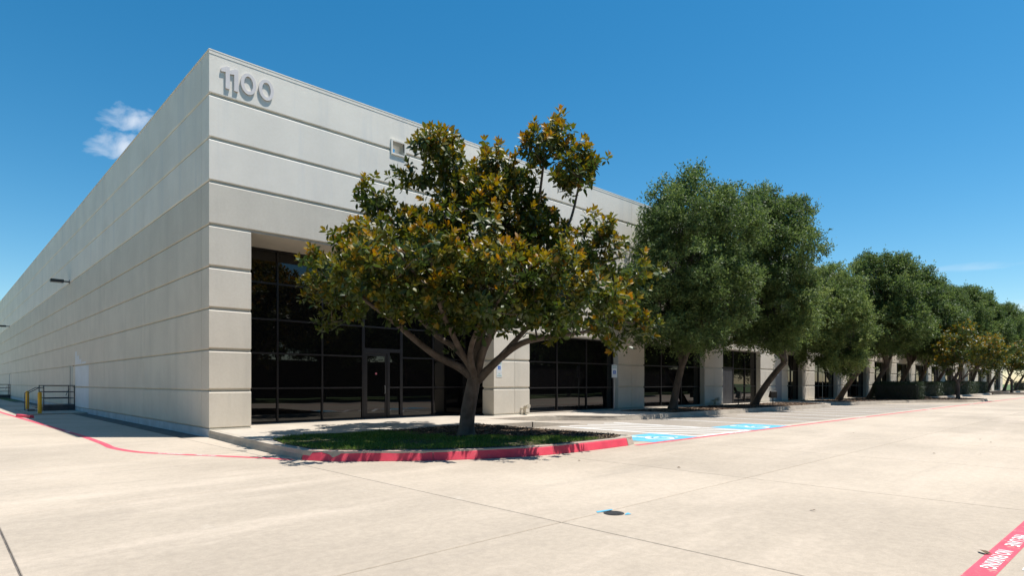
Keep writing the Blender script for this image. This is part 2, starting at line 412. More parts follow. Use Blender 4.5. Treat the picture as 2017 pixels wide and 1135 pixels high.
def quick_mesh(name, verts, faces_flat, fsize, tint, m, smooth=False):
    me = bpy.data.meshes.new(name); nv = len(verts); nf = len(faces_flat) // fsize
    me.vertices.add(nv); me.vertices.foreach_set('co', np.ascontiguousarray(verts, np.float32).ravel())
    me.loops.add(len(faces_flat)); me.loops.foreach_set('vertex_index', np.ascontiguousarray(faces_flat, np.int32))
    me.polygons.add(nf); me.polygons.foreach_set('loop_start', np.arange(0, nf*fsize, fsize, dtype=np.int32))
    try: me.polygons.foreach_set('loop_total', np.full(nf, fsize, np.int32))
    except Exception: pass
    if tint is not None:
        a = me.attributes.new('tint', 'FLOAT', 'POINT'); a.data.foreach_set('value', np.ascontiguousarray(tint, np.float32))
    if smooth: me.polygons.foreach_set('use_smooth', np.ones(nf, bool))
    me.update(calc_edges=True); me.validate(); me.materials.append(m); return me

def grass_mesh(n, poly, keep):
    xs = np.array([p[0] for p in poly]); ys = np.array([p[1] for p in poly])
    x = rng.uniform(xs.min(), xs.max(), n*3); y = rng.uniform(ys.min(), ys.max(), n*3)
    k = inside(x, y, poly) & keep(x, y); x, y = x[k][:n], y[k][:n]; n = len(x)
    a = rng.uniform(0, 2*np.pi, n); hgt = rng.uniform(.03, .085, n) * (0.75 + .5*np.sin(x*2.1)*np.sin(y*1.7+1)); w = rng.uniform(.004, .008, n)
    lean = rng.uniform(.1, .8, n) * hgt; b = rng.uniform(0, 2*np.pi, n)
    z0 = np.full(n, ZP + .008)
    v = np.empty((n, 4, 3))
    v[:,0] = np.c_[x - np.cos(a)*w, y - np.sin(a)*w, z0]; v[:,1] = np.c_[x + np.cos(a)*w, y + np.sin(a)*w, z0]
    mx, my = x + np.cos(b)*lean*.4, y + np.sin(b)*lean*.4
    v[:,2] = np.c_[mx + np.cos(a)*w*.7, my + np.sin(a)*w*.7, z0 + hgt*.6]
    v[:,3] = np.c_[x + np.cos(b)*lean, y + np.sin(b)*lean, z0 + hgt]
    f = (np.arange(n)[:,None]*4 + np.array([0,1,2,0,2,3])).ravel()
    t = np.repeat(np.clip(rng.normal(.45, .22, n), 0, 1), 4)
    return quick_mesh('grass', v.reshape(-1,3), f, 3, t, M['grass'])
def grass_keep(x, y):
    nz = .5*np.sin(x*3.1+y*1.3) + .4*np.sin(y*4.3-x*1.9) + rng.normal(0, .35, len(x))
    edge = 4.3 - .45*(y + 6.5)
    return (x + .7*nz < edge) & (np.hypot(x-4.27, y+6.36) > .75 + .2*nz)
g = put('grass', grass_mesh(34000, bed_edge, grass_keep)); tag(g, 'short green grass under the magnolia behind the red kerb', 'grass', kind='stuff')

def chip_mesh(n, poly, keep, size, z=ZP+.014):
    xs = np.array([p[0] for p in poly]); ys = np.array([p[1] for p in poly])
    x = rng.uniform(xs.min(), xs.max(), n*4); y = rng.uniform(ys.min(), ys.max(), n*4)
    k = inside(x, y, poly) & keep(x, y); x, y = x[k][:n], y[k][:n]; n = len(x)
    a = rng.uniform(0, 2*np.pi, n); l = rng.uniform(.4, 1, n)*size; w = l*rng.uniform(.25, .6, n)
    ux = np.c_[np.cos(a), np.sin(a), rng.uniform(-.4,.4,n)]; uy = np.c_[-np.sin(a), np.cos(a), rng.uniform(-.5,.5,n)]
    c = np.c_[x, y, z + rng.uniform(0, .02, n)]
    v = np.stack([c-ux*l[:,None], c-uy*w[:,None], c+ux*l[:,None], c+uy*w[:,None]], 1)
    f = np.arange(n*4)
    return quick_mesh('mulch', v.reshape(-1,3), f, 4, np.repeat(rng.uniform(0,1,n)**1.6, 4), M['chip'])
m1 = put('mulch', chip_mesh(9000, bed_edge, lambda x, y: ~grass_keep(x, y), .045)); tag(m1, 'brown leaf litter and bark mulch beside the magnolia trunk', 'mulch', kind='stuff')
m2 = put('mulch', chip_mesh(9000, bedA, lambda x, y: x > 0, .06)); tag(m2, 'dark bark mulch under the two nearest oaks', 'mulch', kind='stuff')
m3 = put('mulch', chip_mesh(8000, bedB, lambda x, y: x < 75, .09)); tag(m3, 'dark bark mulch in the long far bed with the hedges', 'mulch', kind='stuff')

# ---------------------------------------------------------------- the building
ZG = [.25, 1.34, 2.52, 3.71, 4.91, 6.12, 7.37, 8.61, 9.87, 11.12]
bld = thing('office_building', 'long pale concrete office and warehouse building numbered 1100 with dark tinted windows', 'building')
PIL = [(0,1.18),(10.98,13.07),(19.53,21.84),(28.31,30.63),(36.11,40.83),(43.6,46.2),(51.5,54.1),(59.6,62.1),(67.3,70.0),(75.1,77.8),(82.9,85.6),(90.7,93.4),(98.5,101.2),(106.3,109.0),(114.1,116.8),(121.9,124.6),(129.7,132.4),(139.4,142.1)]
XE = 142.1; YE = 120.0; RH = 9.55
HEAD = 3.71
GAP = .045; PD = .055; CH = .022
panel_cache = {}
def panel_mesh(w, h, m, ct=True, cb=True):
    key = (round(w,3), round(h,3), m.name, ct, cb)
    if key not in panel_cache:
        a = CH if cb else 0; b = h - (CH if ct else 0)
        mb = MB()
        mb.add([(0,PD,0),(w,PD,0),(w,PD,h),(0,PD,h),(0,CH if cb else 0,0),(w,CH if cb else 0,0),(0,0,a),(w,0,a),(0,0,b),(w,0,b),(0,CH if ct else 0,h),(w,CH if ct else 0,h)],
               [(0,1,5,4),(4,5,7,6),(6,7,9,8),(8,9,11,10),(10,11,2,3),(0,4,6,8,10,3),(1,2,11,9,7,5)])
        me = mb.mesh('wall_panel'); me.materials.append(m); panel_cache[key] = me
    return panel_cache[key]
def front_panel(x0, x1, z0, z1, m):
    return put('wall_panel', panel_mesh(x1-x0, z1-z0, m), bld, (x0, 0, z0))
def side_panel(y0, y1, z0, z1, m, x=0.0):
    # face towards -X : panel local +x runs towards -Y
    o = put('wall_panel', panel_mesh(y1-y0, z1-z0, m), bld, (x, y1, z0)); o.rotation_euler = (0, 0, R(-90)); return o
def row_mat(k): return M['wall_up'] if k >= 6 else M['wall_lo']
def rows(k0, k1, gap=GAP):
    for k in range(k0, k1):
        yield k, ZG[k] + (gap if k > 0 else .01), ZG[k+1] - (gap if k < 8 else 0)
JO = .008
mids = [(a+b)/2 for a, b in PIL[1:]]
mids[0] = 12.18; mids[1] = 20.7
# upper rows (over the windows), panels meet at the pillar joints
cuts = [0.0] + [m for m in mids[:-1]] + [XE]
SCX0, SCX1, SCZ0, SCZ1 = 6.10, 6.60, 9.78, 10.20        # overflow scupper opening
for a, b in zip(cuts, cuts[1:]):
    a2, b2 = a + (JO if a > 0 else 0), b - (JO if b < XE else 0)
    for k, z0, z1 in rows(3, 9):
        if a == 0 and k < 5:                              # entrance bay is open up to row 5
            front_panel(10.98, b2, z0, z1, row_mat(k)); continue
        if a == 0 and k in (7, 8):
            front_panel(a2, SCX0, z0, z1, row_mat(k)); front_panel(SCX1, b2, z0, z1, row_mat(k))
            if k == 8: front_panel(SCX0, SCX1, SCZ1, z1, row_mat(k))
            else: front_panel(SCX0, SCX1, z0, SCZ0, row_mat(k))
            continue
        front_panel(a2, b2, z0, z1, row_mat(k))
for i, (a, b) in enumerate(PIL):
    for k, z0, z1 in rows(0, 5 if i == 0 else 3):
        if 0 < i < len(PIL)-1:
            j = mids[i-1]; front_panel(a, j-JO, z0, z1, row_mat(k)) if i != 4 else [front_panel(a, j-JO, z0, z1, row_mat(k))]
            if i == 4:                                    # service door sits in this pillar
                if z0 < 2.4: front_panel(j+JO, 38.62, z0, z1, row_mat(k)); front_panel(39.66, b, z0, z1, row_mat(k))
                else: front_panel(j+JO, b, z0, z1, row_mat(k))
            else: front_panel(j+JO, b, z0, z1, row_mat(k))
        else: front_panel(a, b, z0, z1, row_mat(k))
# plinth under the pillars
for i, (a, b) in enumerate(PIL):
    mb = MB().box((a, -.02, .0), (b, .05, ZG[0] - .012)); mb.build('plinth', M['wall_edge'], bld)
# structural wall behind the panels
def wall(*boxes, m='wall_edge', name='wall'):
    mb = MB()
    for a, b in boxes: mb.box(a, b)
    return mb.build(name, M[m], bld)
for i, (a, b) in enumerate(PIL):
    wall(((a + (PD + .006 if i == 0 else .003 if i != 1 else .06), PD, 0), (b - .003, 2.4 if i == 0 else .7 if i == 1 else .55, 6.16 if i == 0 else HEAD)), name='pillar')
wall(((PD, PD, 6.16), (SCX0, .30, 11.10)), ((SCX1, PD, 6.16), (12.18, .30, 11.10)), ((SCX0, PD, SCZ1), (SCX1, .30, 11.10)), ((SCX0, PD, 6.16), (SCX1, .30, SCZ0)), ((11.04, PD, HEAD+.001), (12.18, .55, 6.159)), ((12.181, PD, HEAD+.001), (XE, .30, 11.10)), ((12.181,.301,HEAD+.001),(XE,.55,HEAD+.5)))
wall(((PD, .301, 0), (.30, YE, 11.10)), ((.301, YE-.3, 0), (XE, YE, 11.10)), ((XE-.3, .301, HEAD+.6), (XE-.002, YE-.301, 11.10)), ((XE-.3, .56, 0), (XE-.002, YE-.301, HEAD+.59)))
wall(((.301, .301, RH-.25), (XE-.301, YE-.301, RH)), m='roof', name='roof')
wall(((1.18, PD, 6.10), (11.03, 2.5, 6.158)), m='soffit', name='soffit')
# entrance return panels on the second pillar
for k, z0, z1 in rows(0, 5):
    side_panel(PD, .70, z0, z1, row_mat(k), x=10.98).scale = (1, 1, 1)
# coping
mb = MB()
mb.box((-.012, -.014, 11.125), (XE+.012, .32, 11.16)); mb.box((-.014, .321, 11.125), (.32, YE, 11.16))
mb.build('coping', M['wall_up'], bld)
mb = MB().box((-.006, -.008, 11.03), (XE, -.0005, 11.124)); mb.build('coping_band', M['wall_up'], bld)

# long side wall facing the dock lane
LJ = [PD + .001, .68, 7.4, 14.6, 22.6, 30.4, 38.2, 46, 53.8, 61.6, 69.4, 77.2, 85, 92.8, 100.6, 108.4, YE]
DOORS = [(23.35, 24.35), (61.9, 62.9), (100.9, 101.9)]
for a, b in zip(LJ, LJ[1:]):
    a2, b2 = a + (JO if a > .1 else 0), b - JO
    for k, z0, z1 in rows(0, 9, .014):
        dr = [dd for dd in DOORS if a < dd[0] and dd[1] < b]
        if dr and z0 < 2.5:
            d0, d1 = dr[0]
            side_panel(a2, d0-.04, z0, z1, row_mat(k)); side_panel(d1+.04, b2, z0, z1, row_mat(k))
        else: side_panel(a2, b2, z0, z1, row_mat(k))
    MB().box((-.006, a2, -.02), (PD, b2, ZG[0]-.02)).build('skirting', M['skirt'], bld)
for d0, d1 in DOORS:
    dr = MB().box((.015, d0, .36), (.05, d1, 2.62)).build('door', M['door_grey'], bld)
    MB().box((.002, d0-.05, .3), (.06, d0-.002, 2.70)).box((.002, d1+.002, .3), (.06, d1+.05, 2.70)).box((.002, d0-.05, 2.63), (.06, d1+.05, 2.70)).build('frame', M['steel_dark'], dr)
    MB().box((-.05, d0+.08, 1.33), (.014, d0+.20, 1.37)).build('handle', M['steel'], dr)
# repainted patch by the dock landing
mb = MB()
for y0, y1, z0, z1 in ((18.5,22.55,.262,1.29),(18.5,22.55,1.39,2.47),(22.0,22.55,2.57,3.3),(21.3,21.95,2.57,3.05),(20.6,21.25,2.57,2.85),(19.3,20.5,2.57,2.68)):
    mb.add([(-.003,y0,z0),(-.003,y1,z0),(-.003,y1,z1),(-.003,y0,z1)], [(0,3,2,1)])
tag(mb.build('paint_patch', M['patch'], bld), 'paler repainted patch low on the shaded wall')

# glazing
def bar(mb, a, b): mb.box(a, b)
def window(x0, x1, y, xs, zs, z0, z1, panes_skip=(), fw=.055, name='window'):
    """frame mesh (a part) with each pane a child; xs, zs are the inner mullion centre lines"""
    fr = MB()
    X = [x0] + list(xs) + [x1]; Z = [z0] + list(zs) + [z1]
    h = fw / 2
    for i, x in enumerate(X):
        a = x if i == 0 else x - h; b = x + fw if i == 0 else (x if i == len(X)-1 else x + h)
        if i == len(X)-1: a = x - fw
        fr.box((a, y - .05, z0), (b, y + .06, z1))
    for j, z in enumerate(Z):
        a = z if j == 0 else z - h; b = z + fw if j == 0 else (z if j == len(Z)-1 else z + h)
        if j == len(Z)-1: a = z - fw
        for i in range(len(X)-1):
            l = X[i] + (fw if i == 0 else h); r_ = X[i+1] - (fw if i == len(X)-2 else h)
            if (i, j) in panes_skip: continue
            fr.box((l, y - .047, a), (r_, y + .057, b))
    f = fr.build(name, M['mullion'], bld)
    for i in range(len(X)-1):
        for j in range(len(Z)-1):
            if ('p', i, j) in panes_skip: continue
            l = X[i] + (fw if i == 0 else h); r_ = X[i+1] - (fw if i == len(X)-2 else h)
            b = Z[j] + (fw if j == 0 else h); t = Z[j+1] - (fw if j == len(Z)-2 else h)
            tx = random.uniform(-.004, .004)
            MB().add([(l, y+.005+tx, b),(r_, y+.005-tx, b),(r_, y+.005-tx, t),(l, y+.005+tx, t),(l,y+.02,b),(r_,y+.02,b),(r_,y+.02,t),(l,y+.02,t)],
                     [(0,1,2,3),(7,6,5,4),(0,4,5,1),(2,6,7,3),(1,5,6,2),(0,3,7,4)]).build('pane', M['glass'], f)
    return f
EY = 2.03
HZ = [1.38, 2.57, 3.72, 4.95]
# entrance glazing; the door bay has its own part
window(1.18, 6.10, EY, [2.81, 4.44], HZ, ZP, 6.10)
window(6.101, 7.80, EY, [], [3.72, 4.95], 2.84, 6.10)
window(7.801, 11.03, EY, [9.36], HZ, ZP, 6.10)
dfr = MB()
dfr.box((6.101, EY-.06, ZP), (6.19, EY+.06, 2.839)); dfr.box((7.14, EY-.06, ZP), (7.25, EY+.06, 2.839)); dfr.box((7.73, EY-.06, ZP), (7.80, EY+.06, 2.839))
dfr.box((6.191, EY-.058, 2.70), (7.139, EY+.058, 2.838)); dfr.box((7.251, EY-.058, 2.76), (7.729, EY+.058, 2.838)); dfr.box((7.251, EY-.058, ZP), (7.729, EY+.058, .30)); dfr.box((7.251, EY-.055, 1.35), (7.729, EY+.055, 1.41))
df = dfr.build('door', M['mullion'], bld)
leaf = MB()
leaf.box((6.20, EY-.03, .215), (6.27, EY+.02, 2.69)); leaf.box((7.06, EY-.03, .215), (7.13, EY+.02, 2.69)); leaf.box((6.271, EY-.029, .215), (7.059, EY+.019, .40)); leaf.box((6.271, EY-.029, 2.60), (7.059, EY+.019, 2.69))
leaf.build('door_leaf', M['mullion'], df)
def pane(a, b, parent): MB().box(a, b).build('pane', M['glass'], parent)
pane((6.272, EY-.008, .402), (7.058, EY+.004, 2.598), df); pane((7.252, EY, .302), (7.728, EY+.012, 1.348), df); pane((7.252, EY, 1.412), (7.728, EY+.012, 2.758), df)
MB().tube([(7.02, EY-.031, 1.15),(7.02, EY-.09, 1.15),(7.02, EY-.09, 1.45),(7.02, EY-.031, 1.45)], .013, 8).build('handle', M['steel'], df)
MB().tube([(6.665, EY-.012, 1.92),(6.665, EY-.009, 1.92)], .045, 8).build('sticker', M['sticker'], df)
# side return glazing of the entrance
sr = MB(); sy0, sy1 = .702, EY-.065
sr.box((11.0,sy0,ZP),(11.09,sy0+.06,6.10)); sr.box((11.0,sy1-.06,ZP),(11.09,sy1,6.10))
for z in [ZP+.03] + HZ + [6.07]: sr.box((11.003,sy0+.061,z-.028),(11.087,sy1-.061,z+.028))
srf = sr.build('window', M['mullion'], bld)
ZZ = [ZP+.03] + HZ + [6.07]
for za, zb in zip(ZZ, ZZ[1:]): pane((11.04, sy0+.061, za+.029), (11.05, sy1-.061, zb-.029), srf)
# bay windows along the front
for i in range(1, len(PIL)-1):
    a, b = PIL[i][1], PIL[i+1][0]; w = b - a; y = .36
    n = 3 if w > 4.6 else 2
    if i == 3:                                            # bay with a pair of solid doors at its left
        window(a+2.05, b, y, [a + 2.05 + (w-2.05)*.5], [1.34, 2.52], .24, HEAD)
        window(a, a+2.049, y, [], [], 2.56, HEAD)
        dd = MB().box((a, y-.06, ZP), (a+.08, y+.06, 2.559)).box((a+1.97, y-.06, ZP), (a+2.049, y+.06, 2.559)).box((a+.081, y-.059, 2.46), (a+1.969, y+.059, 2.558)).build('door', M['mullion'], bld)
        for s in (0, 1): MB().box((a+.09+.94*s, y-.035, .21), (a+1.015+.94*s, y+.01, 2.45)).build('door_leaf', M['steel_dark'], dd)
        continue
    xs = [a + w*(k+1)/n for k in range(n-1)]
    window(a+.003, b-.003, y, xs, [1.34, 2.52], .24, HEAD)
    MB().box((a, .06, .0), (b, .56, .239)).build('sill', M['walk'], bld)
sd = MB().box((38.62, .02, ZP), (39.66, .054, 2.60)).build('door', M['door_grey'], bld)
MB().box((38.60,-.01,2.60),(39.68,.06,2.66)).box((38.60,-.01,ZP),(38.66,.06,2.599)).box((39.62,-.01,ZP),(39.68,.06,2.599)).build('frame', M['door_grey'], sd)
MB().box((39.0,.012,2.1),(39.16,.0195,2.22)).build('notice', M['sign_white'], sd)
MB().box((38.72,-.05,1.15),(38.84,.019,1.20)).build('handle', M['steel'], sd)

# overflow scupper
sc = MB(); t = .06
for a, b in (((SCX0-t,-.045,SCZ0-t),(SCX1+t,.05,SCZ0)), ((SCX0-t,-.045,SCZ1),(SCX1+t,.05,SCZ1+t)), ((SCX0-t,-.045,SCZ0+.0005),(SCX0,.05,SCZ1-.0005)), ((SCX1,-.045,SCZ0+.0005),(SCX1+t,.05,SCZ1-.0005))): sc.box(a, b)
for a, b in (((SCX0-.03,.301,SCZ0-.03),(SCX1+.03,.62,SCZ0)), ((SCX0-.03,.301,SCZ1),(SCX1+.03,.62,SCZ1+.03)), ((SCX0-.03,.301,SCZ0+.0005),(SCX0,.62,SCZ1-.0005)), ((SCX1,.301,SCZ0+.0005),(SCX1+.03,.62,SCZ1-.0005))): sc.box(a, b)
so = sc.build('scupper_frame', M['wall_up'], bld)

# ---------------------------------------------------------------- street numerals
def ring(mb, cx, cz, rx, rz, tk, y0, y1, n=40):
    base = len(mb.v)
    for y in (y0, y1):
        for o in (0, tk):
            for k in range(n):
                a = 2*math.pi*k/n; mb.v.append((cx + (rx-o)*math.cos(a), y, cz + (rz-o)*math.sin(a)))
    I = lambda y, o, k: base + (y*2+o)*n + k % n
    for k in range(n):
        for q in ((I(0,0,k),I(0,0,k+1),I(0,1,k+1),I(0,1,k)), (I(1,0,k+1),I(1,0,k),I(1,1,k),I(1,1,k+1)), (I(0,0,k+1),I(0,0,k),I(1,0,k),I(1,0,k+1)), (I(0,1,k),I(0,1,k+1),I(1,1,k+1),I(1,1,k))):
            mb.f.append(q); mb.m.append(0)
def numeral_one(x):
    pts = [(x+.035,10.15),(x+.155,10.15),(x+.155,10.79),(x+.055,10.79),(x-.085,10.70),(x-.085,10.60),(x+.035,10.62)]
    mb = MB(); n = len(pts)
    mb.add([(a,-.046,z) for a, z in pts] + [(a,-.010,z) for a, z in pts], [tuple(range(n)), tuple(reversed(range(n,2*n)))] + [(i, i+n, (i+1)%n+n, (i+1)%n) for i in range(n)])
    return mb
num = thing('building_number', 'raised grey numerals reading 1100 at the top corner of the facade', 'number', (0,0,0))
numeral_one(.40).build('numeral', M['digits'], num)
numeral_one(.64).build('numeral', M['digits'], num)
for cx_ in (1.09, 1.62):
    mb = MB(); ring(mb, cx_, 10.49, .225, .315, .095, -.046, -.010); mb.build('numeral', M['digits'], num)
for x_, z_ in ((.495,10.3),(.495,10.65),(.735,10.3),(.735,10.65),(.90,10.49),(1.28,10.49),(1.43,10.49),(1.81,10.49)):
    MB().tube([(x_,-.0105,z_),(x_,.002,z_)], .012, 6).build('standoff', M['steel'], num)

# ---------------------------------------------------------------- painted markings
paint = MB()
def ribbon(line, w, z, mi=0, mb=None, s0=0, s1=None):
    mb = mb or MB(); line = [Vector(p[:2]) for p in line]; vs = []
    for i, p in enumerate(line):
        t = (line[min(i+1,len(line)-1)] - line[max(i-1,0)]).normalized(); n = Vector((-t.y, t.x))
        vs += [(p.x + n.x*w/2, p.y + n.y*w/2, z), (p.x - n.x*w/2, p.y - n.y*w/2, z)]
    return mb.add(vs, [(2*i, 2*i+1, 2*i+3, 2*i+2) for i in range(len(line)-1)], mi)
_txt = {}
def text_mesh(body, size, m, sx=1.0):
    key = (body, size, m.name, sx)
    if key in _txt: return _txt[key]
    cu = bpy.data.curves.new('lettering', 'FONT'); cu.body = body; cu.size = size; cu.align_x = 'CENTER'; cu.align_y = 'CENTER'; cu.offset = size*.018; cu.resolution_u = 3
    o = bpy.data.objects.new('lettering_tmp', cu); COL.objects.link(o)
    dg = bpy.context.evaluated_depsgraph_get(); dg.update()
    me = bpy.data.meshes.new_from_object(o.evaluated_get(dg)); me.name = 'lettering'
    bpy.data.objects.remove(o); me.materials.clear(); me.materials.append(m)
    for v in me.vertices: v.co.x *= sx
    _txt[key] = me; return me
ZL = .004
def fire_lane(line, w, label, texts):
    o = ribbon(line, w, ZL).build('fire_lane_line', M['redline']); tag(o, label, 'road marking')
    for body, x, y, rz, size in texts:
        t = put('lettering', text_mesh(body, size, M['white'], .86), o, (x, y, ZL + .004), rz)
    return o
lineA = [(6.95,-9.75)] + [(8+2*k,-9.75) for k in range(70)]
fire_lane(lineA, .15, 'straight red fire lane line along the parking stalls into the distance',
          [('FIRE LANE NO PARKING', x, -9.75, 0, .15) for x in (12.6, 24.5, 37, 50)])
lineB = spline([(-3.1,40),(-3.12,30),(-3.1,23),(-2.85,14),(-2.68,8),(-2.56,3),(-2.56,0),(-2.60,-1.4),(-2.42,-2.7),(-2.05,-3.6),(-1.33,-4.88),(-.8,-5.85),(-.44,-6.6)], 8)
fire_lane(lineB, .16, 'curved red fire lane line beside the shaded wall and kerb corner',
          [('NO PARKING', -1.96, -3.78, R(-58), .135), ('FIRE LANE', -1.50, -4.62, R(-60), .135), ('FIRE LANE', -2.72, 9.4, R(-89), .14), ('NO PARKING', -2.62, 5.2, R(-89), .14)])
fire_lane([(-9,-17.3),(-6,-17.4),(-3,-17.5),(.2,-17.57),(3,-17.66),(8,-17.72)] + [(14+6*k,-17.75) for k in range(14)], .19,
          'broad red fire lane line at the lower right corner lettered in white', [('FIRE LANE', 1.98, -17.635, R(178.3), .155), ('NO PARKING', 1.05, -17.60, R(178.3), .155), ('FIRE LANE', 8.4, -17.73, R(180), .155)])
# stall lines
def stall_line(x, y0, y1, label, w=.13, dx=0):
    tag(ribbon([(x, y0), (x+dx, y1)], w, ZL).build('stall_line', M['white']), label, 'road marking', 'white parking stall lines')
stall_line(16.95, -9.6, -4.3, 'white stall line right of the farther blue painted stall')
far_x = [19.7, 22.45, 25.2, 27.95, 30.7, 33.45, 36.2, 43.0, 45.75, 48.5]
for x, nth in zip(far_x, ('first','second','third','fourth','fifth','sixth','seventh','eighth','ninth','tenth')): stall_line(x, -9.55, -4.9 if x < 40 else -5.9, nth + ' white stall line of the run beyond the farther blue square')
for k in range(1): tag(ribbon([(.86+2.75*k, -17.80), (.86+2.75*k, -23)], .10, ZL).build('stall_line', M['white']), 'white stall line starting behind the lettered red line', 'road marking', 'white stall lines behind the lettered red line')
# hatched access aisle
ha = ribbon([(10.42,-4.1),(10.42,-9.62)], .17, ZL)
ribbon([(13.62,-4.1),(13.62,-9.62)], .17, ZL, mb=ha); ribbon([(10.505,-9.55),(13.535,-9.55)], .14, ZL + .001, mb=ha)
for k in range(6):
    ya = -.7 - 1.42*k; pa, pb = Vector((10.48, ya)), Vector((13.56, ya - 4.3))
    t0 = max(0, (ya + 4.15)/4.3); t1 = min(1, (ya + 9.5)/4.3)
    if t1 - t0 > .08: ribbon([pa.lerp(pb, t0), pa.lerp(pb, t1)], .19, ZL + .0005, mb=ha)
tag(ha.build('access_aisle', M['white']), 'white diagonal hatching between the two blue parking stalls', 'road marking')
def isa(mb, s, tf):
    """wheelchair figure drawn in a unit square, tf maps (u, v) to a point"""
    def disc(cx, cy, r, n=14): mb.add([tf(cx+r*math.cos(2*math.pi*k/n), cy+r*math.sin(2*math.pi*k/n)) for k in range(n)], [tuple(range(n))])
    def stroke(a, b, w):
        dx, dy = b[0]-a[0], b[1]-a[1]; l = math.hypot(dx, dy); nx, ny = -dy/l*w/2, dx/l*w/2
        mb.add([tf(a[0]+nx,a[1]+ny), tf(a[0]-nx,a[1]-ny), tf(b[0]-nx,b[1]-ny), tf(b[0]+nx,b[1]+ny)], [(0,1,2,3)])
    disc(.42, .86, .085)
    stroke((.42,.76),(.46,.44),.10); stroke((.46,.62),(.66,.62),.07); stroke((.44,.44),(.70,.44),.09); stroke((.68,.46),(.80,.17),.09); stroke((.78,.17),(.90,.20),.07)
    n = 18; r0, r1 = .20, .27; a0, a1 = R(110), R(355)
    for k in range(n):
        p, q = a0+(a1-a0)*k/n, a0+(a1-a0)*(k+1)/n
        mb.add([tf(.47+r1*math.cos(p),.30+r1*math.sin(p)), tf(.47+r1*math.cos(q),.30+r1*math.sin(q)), tf(.47+r0*math.cos(q),.30+r0*math.sin(q)), tf(.47+r0*math.cos(p),.30+r0*math.sin(p))], [(0,1,2,3)])
    return mb
def blue_stall(x0, x1, y0, y1, label):
    o = MB().add([(x0,y0,ZL),(x1,y0,ZL),(x1,y1,ZL),(x0,y1,ZL)], [(0,1,2,3)]).build('accessible_stall_square', M['blue']); tag(o, label, 'road marking', 'blue painted stall squares')
    cx_, cy_ = (x0+x1)/2, (y0+y1)/2; s = 1.5
    isa(MB(), s, lambda u, v: (cx_ + (u-.5)*s, cy_ + (v-.5)*s, ZL+.004)).build('wheelchair_symbol', M['white'], o)
blue_stall(7.95, 10.2, -9.62, -8.0, 'blue square with white wheelchair symbol nearest the magnolia island tip')
blue_stall(13.95, 16.6, -9.62, -8.0, 'blue square with white wheelchair symbol beyond the white hatching')

# manhole with blue locate marks
mh = thing('manhole_cover', 'round cast iron access cover set in the concrete with blue paint beside it', 'manhole cover', (.15,-14.13,0)); mh.scale = (.74, .74, 1)
MB().tube([(0,0,-.01),(0,0,.006)], .165, 28).build('rim', M['iron'], mh)
mb = MB().tube([(0,0,.0),(0,0,.0095)], .14, 28); mb.build('lid', M['iron'], mh)
mb = MB()
for i in range(-3, 4):
    for j in range(-3, 4):
        if i*i + j*j <= 10: mb.box((i*.038-.012, j*.038-.012, .0096), (i*.038+.012, j*.038+.012, .0125))
mb.build('stud', M['iron'], mh)
for vs in ([(-.17,.20,.0045),(-.10,.28,.0045),(.22,.21,.0045),(.20,.165,.0045)][::-1], [(.02,-.20,.0045),(.14,-.24,.0045),(.20,-.13,.0045),(.10,-.155,.0045)]):
    MB().add(vs, [(0,1,2,3)]).build('locate_mark', M['blue'], mh)

# ---------------------------------------------------------------- signs, pipes, lamps
def parking_sign(root, w, h, z0, y):
    """plate with border text and the blue square, facing -Y"""
    pl = MB().rbox((-w/2, y, z0), (w/2, y+.006, z0+h), .002).build('plate', M['sign_white'], root)
    bs = w*.50
    zc = z0 + h*.42
    MB().add([(-bs/2,y-.002,zc-bs/2),(bs/2,y-.002,zc-bs/2),(bs/2,y-.002,zc+bs/2),(-bs/2,y-.002,zc+bs/2)], [(0,1,2,3)]).build('blue_square', M['sign_blue'], pl)
    isa(MB(), 1, lambda u, v: ((u-.5)*bs*.86, y-.0035, zc+(v-.5)*bs*.86)).build('wheelchair_symbol', M['sign_white'], pl)
    def t(body, z, size):
        o = put('lettering', text_mesh(body, size, M['sign_green'], .9), pl, (0, y-.003, z)); o.rotation_euler = (R(90),0,0)
    t('RESERVED', z0+h*.90, w*.19); t('PARKING', z0+h*.77, w*.21)
    return pl, t
ws = thing('accessible_parking_sign', 'white and green wheelchair parking sign mounted on the sunlit concrete pillar', 'sign', (11.27,-.008,0))
pl, t_ = parking_sign(ws, .305, .46, 2.0, 0)
MB().rbox((-.152, 0, 1.80), (.152, .006, 1.985), .002).build('lower_plate', M['sign_white'], ws)
for body, z in (('VAN', 1.935), ('ACCESSIBLE', 1.865)):
    o = put('lettering', text_mesh(body, .055, M['sign_green'], .9), ws, (0,-.003,z)); o.rotation_euler = (R(90),0,0)
ps = thing('accessible_parking_sign', 'wheelchair parking sign on a thin steel post before the shaded pillar', 'sign', (18.16,-.75,ZP), R(-12))
MB().box((-.03,-.012,0), (.03,.012,2.35)).box((-.03,.0121,0), (-.022,.035,2.35)).box((.022,.0121,0), (.03,.035,2.35)).build('post', M['steel'], ps)
parking_sign(ps, .34, .62, 1.62, -.025)
bs_ = thing('sign_post', 'thin post with bare bracket in the bed beyond the service door', 'post', (43.3,-1.6,ZP), R(20))
MB().box((-.03,-.012,0), (.03,.012,2.1)).build('post', M['steel'], bs_)
MB().rbox((-.16,-.03,1.05), (.16,-.013,1.5), .004).build('plate', M['door_grey'], bs_)

